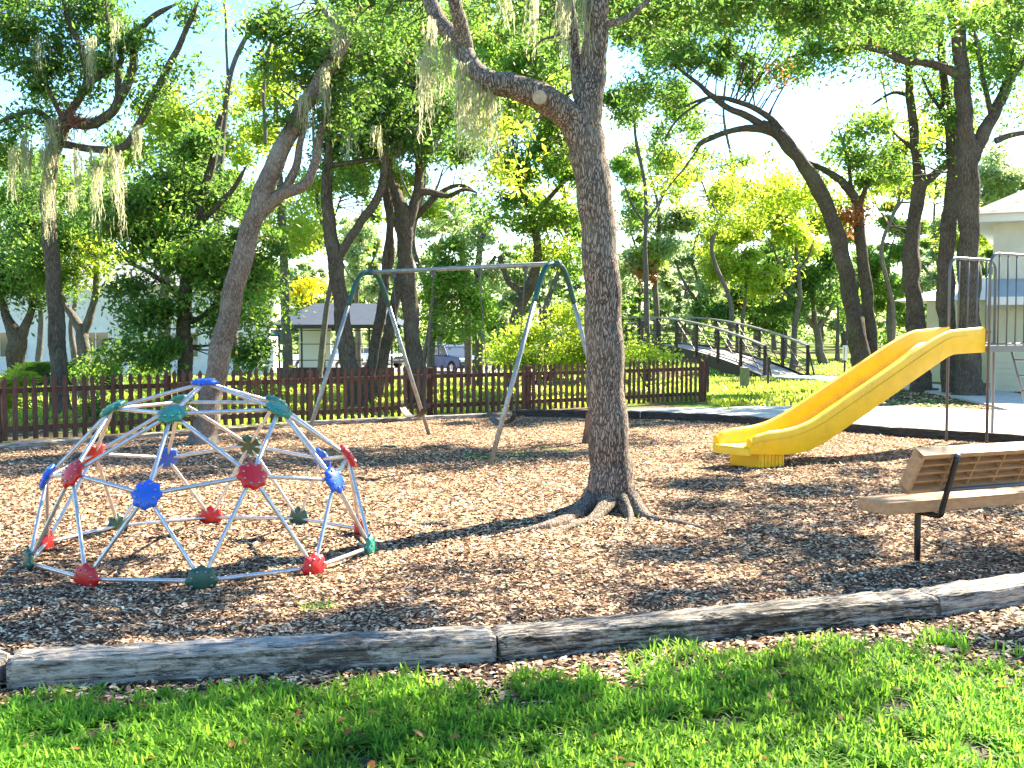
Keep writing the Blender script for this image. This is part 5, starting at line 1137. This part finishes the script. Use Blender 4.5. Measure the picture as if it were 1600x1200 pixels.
far('oak_tree', 'soft-leaved tree beyond the great oak limbs', 1390, 575, 46, 60, 10, [(1330, 60, 50, 40, 0, .4), (1400, 30, 50, 40, 0, .5), (1540, 60, 50, 50, 0, .5), (1450, 220, 50, 40, 0, .5), (1500, 340, 40, 60, 0, .5), (1400, 300, 40, 40, 0, .4)], 'leaf_bright', .12)
far('oak_tree', 'green tree crowding behind the fork of the mossy oak', 120, 575, 40, 240, 12, [(60, 260, 60, 40, 0, .8), (130, 290, 50, 36, 0, .7), (20, 330, 50, 50, 0, .9), (190, 320, 40, 40, 0, .8), (90, 380, 60, 40, 0, .8)], 'leaf_mid', .12)
far('oak_tree', 'bright tree fragment glowing over the pavilion', 492, 560, 50, 440, 6, [(490, 452, 26, 18, 0, 1.2)], 'leaf_yellow', .12, fork=False)
# distant wood closing the view (kept as single trees)
wx = [(-140, 62), (60, 100), (260, 104), (420, 100), (560, 108), (720, 112), (900, 106), (1060, 100), (1180, 96), (1320, 98), (1450, 100), (1600, 96), (1740, 90)]
protos = []
for i, (px, Y) in enumerate(wx):
    labs = ['at the far left edge of the wood', 'behind the forked tree', 'behind the dense laurel', 'behind the slender pale tree', 'behind the pavilion', 'seen through the swing frame', 'left of the main trunk in the distance', 'right of the main trunk in the distance', 'over the middle of the bridge', 'over the near end of the bridge', 'behind the gnarled trunk', 'behind the house', 'at the far right edge of the wood']
    if i < 3:
        t = tree('distant_oak', 'distant hazy oak ' + labs[i], (px, 560), Y, [[(px, 560, 12), (px + 3, 500, 10), (px - 3, 430, 6)]],
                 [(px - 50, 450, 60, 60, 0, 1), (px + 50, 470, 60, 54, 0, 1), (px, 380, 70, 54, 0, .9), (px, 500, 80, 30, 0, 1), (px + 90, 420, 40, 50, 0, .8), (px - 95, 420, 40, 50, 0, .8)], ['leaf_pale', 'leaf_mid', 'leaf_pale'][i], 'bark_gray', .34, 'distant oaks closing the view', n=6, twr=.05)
        protos.append(t)
    else:
        t = copy_tree(protos[1 + i % 2]); t['label'] = 'distant hazy oak ' + labs[i]
        q = P(px, 560, Y); t.location = (q[0], Y, float(terrain(q[0], Y)))
        sc_ = rnd.uniform(.85, 1.15) * Y / 102; t.scale = (sc_, sc_, sc_ * rnd.uniform(.85, 1.15)); t.rotation_euler = (0, 0, rnd.uniform(0, 6))
FRL = ['beyond the far left edge', 'behind the palmetto', 'behind the mossy oak trunk', 'behind the laurel', 'behind the leaning pale trunk', 'behind the pavilion roof', 'behind the leaning twin trunks', 'behind the parked off-road car', 'behind the yellow-green bush', 'just left of the main oak trunk',
       'just right of the main oak trunk', 'over the high end of the footbridge', 'second from the high end of the footbridge', 'over the middle of the footbridge', 'over the low end of the footbridge', 'above the slide chute', 'behind the arching trunk', 'behind the gnarled trunk', 'behind the biggest trunk', 'behind the slide rails', 'behind the house corner', 'hidden mostly by the house']
for i, px in enumerate(list(range(-100, 980, 118)) + list(range(1000, 1720, 70))):
    Y = 88 + (i * 7) % 9 if px < 980 else 74 + (i * 11) % 17
    t = copy_tree(protos[i % 3]); t['label'] = 'hazy oak fronting the distant wood, ' + FRL[i]; t['group'] = 'distant wood front row'
    q = P(px, 560, Y); t.location = (q[0], Y, float(terrain(q[0], Y))); k_ = rnd.uniform(.55, .8)
    t.scale = (k_, k_, k_ * rnd.uniform(.9, 1.1)); t.rotation_euler = (0, 0, rnd.uniform(0, 6))
n = 24000; x = rng.uniform(-75, 75, n); y = 108 + rng.uniform(-4, 4, n); top = 5.0 + 1.8 * np.sin(x * .31) + 1.2 * np.sin(x * .83 + 1) + .7 * np.sin(x * 2.1)
C = np.stack([x, y, terrain(x, y) + top * rng.random(n) ** .9], 1)
tag(leaf_mesh('distant_undergrowth', C, .62, M['leaf_mid'], None, .4), 'far-off undergrowth at the foot of the wood', kind='stuff')
# palm behind the swing frame
pc = P(712, 345, 40); g0 = P(732, 600, 40)
root = empty('palm_tree', (g0[0], 40, float(terrain(g0[0], 40))), 'pale-trunked palm with drooping orange dead frond behind the swing beam', 'palm')
MB().tube(spline([(g0[0], 40, root.location[2] - .1), P(731, 500, 40), P(727, 430, 40), P(716, 370, 40), pc], 5), np.linspace(.14, .11, 21), 10).build('trunk', M['bark_pale'], root, smooth=True)
def frond(c, az, el, L, droop, name, mat, par, nl=26, wl=.34, lw=.035):
    D = np.array([math.cos(az), math.sin(az), 0]); S = np.array([-math.sin(az), math.cos(az), 0]); V = []; Fc = []; k = 0
    def pos(t): return c + D * L * t * math.cos(el) * (1 - .25 * droop * t) + np.array([0, 0, L * (t * math.sin(el) - droop * t * t * .6)])
    for i in range(1, nl):
        t = i / nl; p = pos(t); tn_ = pos(min(1, t + .03)) - p; tn_ /= np.linalg.norm(tn_); ll = wl * L * math.sin(math.pi * min(.97, t * .9 + .08)) ** .6
        for s in (-1, 1):
            d = S * s * .8 + tn_ * .6 + np.array([0, 0, -.25 - .3 * rnd.random()]); d /= np.linalg.norm(d); w = tn_ * lw / 2
            e = p + d * ll; m = p + d * ll * .5 + np.array([0, 0, .02])
            V += [p - w, p + w, m + w, m - w, e]; Fc += [(k, k + 1, k + 2, k + 3), (k + 3, k + 2, k + 4)]; k += 5
    mb = MB().add(V, Fc); mb.tube([pos(t) for t in np.linspace(0, 1, 7)], [.016, .014, .012, .010, .008, .006, .003], 5)
    return mb.build(name, mat, par)
for i in range(20): frond(np.array(pc), i * 2.4, rnd.uniform(-.2, 1.1), rnd.uniform(1.1, 1.6), rnd.uniform(.4, 1.0), 'frond', M['frond'], root, 16)
for i in range(3): frond(np.array(P(697, 352, 39.6)), 3.0 + i * .5, -1.1, 1.3, .3, 'frond', M['leaf_rust'], root, 14)['label'] = 'dead hanging orange frond'
# palmetto at the left edge
q = P(-2, 640, 18.2); root = empty('palmetto_palm', (q[0], 18.2, 0), 'sunlit yellow-green palmetto at the left end of the fence', 'palm')
for i in range(16): frond(np.array([q[0], 18.2, .25]), i * 2.4, rnd.uniform(.5, 1.35), rnd.uniform(.9, 1.35), rnd.uniform(.35, .8), 'frond', M['leaf_bright'], root, 20, .4, .028)

# ------------------------------------------------------------------ bushes and hedges
def bush(label, px, py, rx, ry, Y, leaf, ls=.10, dens=1.2, name='bush', cat='bush', more=()):
    q = P(px, py, Y); z0 = float(terrain(q[0], Y)); root = empty(name, (q[0], Y, z0), label, cat)
    C = []; S = []
    for b in [(px, py, rx, ry, 0)] + list(more):
        s, c = px_blob(b[0], b[1], b[2], b[3], Y + b[4], dens, leaf=ls, rs=.22); C.append(c); S.append(s)
    C = np.vstack(C); S = np.vstack(S); C = C[C[:, 2] > z0]
    leaf_mesh('foliage', C, ls, M[leaf], root, .4); NTRI[0] += 2 * len(C)
    st = np.array([[q[0] + rnd.gauss(0, .15), Y + rnd.gauss(0, .1), z0 + .05 * k] for k in range(8)])
    twig_mesh(S, st, np.full(8, .03), root, M['twig'], .02, 6)
bush('large yellow-green bush behind the fence just left of the main oak', 850, 555, 90, 40, 27.5, 'leaf_bright', .11, 1.3, more=((800, 560, 50, 28, .5), (900, 530, 50, 46, .6), (830, 520, 34, 22, .4)))
bush('yellow-green bush overhanging the fence end beside the footbridge', 1020, 556, 44, 24, 27.0, 'leaf_bright', .10, 1.3, more=((990, 545, 24, 20, .2),))
bush('small leafy shrub in front of the white building windows', 190, 575, 60, 22, 25, 'leaf_mid', .09, 1.0)
bush('low shrub in the shade behind the fence near the leaning tree', 395, 600, 50, 26, 21.5, 'leaf_dark', .09, .9)
bush('low dark shrub behind the fence under the forked young tree', 180, 640, 70, 18, 18.5, 'leaf_dark', .06, .5)
bush('low dark shrub behind the fence beneath the twin curved trunks', 600, 640, 60, 14, 23, 'leaf_dark', .07, .5)
bush('low shrub behind the fence below the big yellow-green bush', 760, 625, 60, 14, 24, 'leaf_mid', .07, .6)
q0, q1 = P(32, 570, 36), P(186, 570, 36); zt = P(100, 566, 36)[2]; gz = float(terrain(q0[0], 36))
root = empty('hedge', ((q0[0] + q1[0]) / 2, 36, gz), 'clipped hedge with bright green top before the white building', 'hedge')
n = 16000; C = np.stack([rng.uniform(q0[0], q1[0], n), 36 + rng.uniform(-.35, .35, n), gz + (zt - gz) * rng.random(n) ** .6], 1); leaf_mesh('foliage', C, .09, M['leaf_mid'], root, .3)
MB().box(((q0[0] + q1[0]) / 2, 36, (gz + zt) / 2 - .1), (q1[0] - q0[0] - .3, .35, zt - gz - .3)).build('stems', M['twig'], root)
# rotten brown stump leaning behind the main oak
q = G(918, 694); q2 = P(921, 640, q[1])
rt = empty('tree_stump', (q[0], q[1], 0), 'short reddish-brown stump post tucked behind the main oak trunk', 'stump')
mb = MB(); woody(mb, spline([(q[0], q[1], -.02), (q[0] + .02, q[1], .25), (q2[0], q[1], q2[2])], 5), np.linspace(.10, .05, 11), 12, .08, 3); mb.build('stem', noisy('rotten_wood', [(.3, (.10, .05, .03)), (.7, (.26, .14, .08))], 9, bump=.6, stretch=(1, 1, .3)), rt, smooth=True)

# ------------------------------------------------------------------ hanging moss
def moss(label, spots, Y, name='spanish_moss'):
    """spots: (px, py_top, py_bottom, half width px, strands)"""
    c = P(spots[0][0], spots[0][1], Y); root = None; V = []; Fc = []; k = 0
    for (px, p0, p1, hwid, ns_) in spots:
        for s in range(ns_):
            x = px + rng.normal(0, hwid * .55); dY = rng.normal(0, hwid / F * Y * .5); a = P(x, p0 + rng.uniform(-6, 8), Y + dY)
            L = (p1 - p0) / F * Y * rng.uniform(.35, 1.05) * (1 - .35 * min(1, abs(x - px) / (hwid + 1)))
            m = max(5, int(L / .05)); w = rng.uniform(.003, .008) * (Y / 10) ** .75
            t = np.linspace(0, 1, m); q = a + np.stack([np.cumsum(rng.normal(0, .011, m)) , np.cumsum(rng.normal(0, .011, m)), -L * t], 1)
            an = rng.uniform(0, 3.14) + np.cumsum(rng.normal(0, .6, m)); d = np.stack([np.cos(an), np.sin(an) * .6, 0 * an], 1) * (w * (1 - .6 * t) * rng.uniform(.5, 1.6, m))[:, None]
            V.append(np.concatenate([q - d, q + d])); i = np.arange(m - 1)
            Fc.append(np.stack([i, i + m, i + m + 1, i + 1], 1) + k); k += 2 * m
            # side curls
            nc = int(m * 1.3); j = rng.integers(0, m - 1, nc); b = q[j]; e = b + np.stack([rng.normal(0, .028, nc), rng.normal(0, .028, nc), -rng.uniform(.01, .06, nc)], 1); ww = np.array([w * .35, w * .2, 0])
            V.append(np.stack([b - ww, b + ww, e + ww * .4, e - ww * .4], 1).reshape(-1, 3)); Fc.append(np.arange(nc)[:, None] * 4 + np.array([[0, 1, 2, 3]]) + k); k += 4 * nc
    o = raw(name, np.vstack(V), np.vstack(Fc), M['moss']); NTRI[0] += 2 * sum(len(f) for f in Fc)
    tag(o, label, 'hanging moss', 'spanish moss hanging from the branches'); return o
moss('long pale moss streamer, leftmost under the big oak limb', [(664, 90, 240, 10, 26), (672, 30, 180, 14, 20)], 9.9)
moss('broad sunlit moss curtain under the knot of the big oak limb', [(742, 128, 270, 22, 60), (765, 132, 285, 14, 36), (722, 100, 250, 10, 26)], 9.8)
moss('thin moss wisps between the two lit moss curtains', [(698, 70, 170, 12, 26), (704, 60, 150, 8, 14)], 9.9)
moss('grey moss hanging beside the upper main oak stem', [(880, -10, 90, 14, 34), (915, -10, 90, 9, 26), (885, 60, 130, 6, 10)], 9.9)
moss('faint moss strands above the bend of the oak limb', [(832, -10, 110, 6, 16), (790, -10, 60, 8, 14)], 10.6)
moss('pale moss streamers trailing through the laurel crown', [(185, 240, 400, 5, 20), (150, 260, 370, 8, 20)], 21.0)
moss('moss fringe below the far left leaves', [(20, 230, 330, 12, 30), (45, 235, 300, 8, 20)], 21.2)
moss('moss strands hung between the mossy oak and its lowest limb', [(120, 235, 330, 8, 24), (142, 235, 290, 6, 16)], 20.9)
moss('grey moss beard wrapped along the leaning trunk top', [(508, 110, 200, 9, 40), (478, 150, 230, 12, 30), (525, 20, 110, 14, 40)], 15.5)
moss('moss strands on the lower fork of the leaning tree', [(545, 180, 260, 10, 24), (590, 200, 250, 10, 20)], 21.5)
moss('pale moss wisps hanging around the upright oak fork', [(600, 180, 290, 9, 26), (650, 190, 260, 9, 20), (620, 220, 300, 8, 16)], 22.8)
moss('moss beard over the leftmost mossy oak trunk', [(72, 230, 380, 9, 60), (82, 190, 300, 14, 40), (40, 210, 300, 10, 24)], 21)
moss('long thin moss strand dropping from the low dark limb', [(174, 232, 370, 3, 16), (160, 236, 300, 8, 14)], 20.8)
moss('sunlit moss tuft at the bend of the dark limb', [(214, 200, 258, 6, 34)], 20.8)
moss('small sunlit moss tuft low beside the mossy oak trunk', [(112, 300, 345, 6, 26)], 20.8)
moss('moss wisps under the upper leaves of the mossy oak', [(140, 60, 150, 10, 30), (180, 30, 110, 8, 16), (60, 60, 140, 10, 16)], 20.8)
# red-brown twig tangle in the mossy oak
c = P(112, 185, 21.2); mb = MB()
for i in range(90):
    d = rng.normal(0, 1, 3); d /= np.linalg.norm(d); a = c + d * rng.uniform(.05, .3); e = rng.normal(0, 1, 3); e /= np.linalg.norm(e); b = a + e * rng.uniform(.2, .45)
    mb.tube([a, (a + b) / 2 + rng.normal(0, .06, 3), b], [.010, .008, .004], 3)
o = mb.build('bird_nest', newmat('red_brown_twigs', (.16, .07, .045), .9)[0]); tag(o, 'untidy red-brown nest of twigs in the mossy oak fork', 'nest')
print('leaf triangles', NTRI)
for o in list(bpy.data.objects):
    if o.name.startswith('grass') or o.name.startswith('leaf_litter'): pass
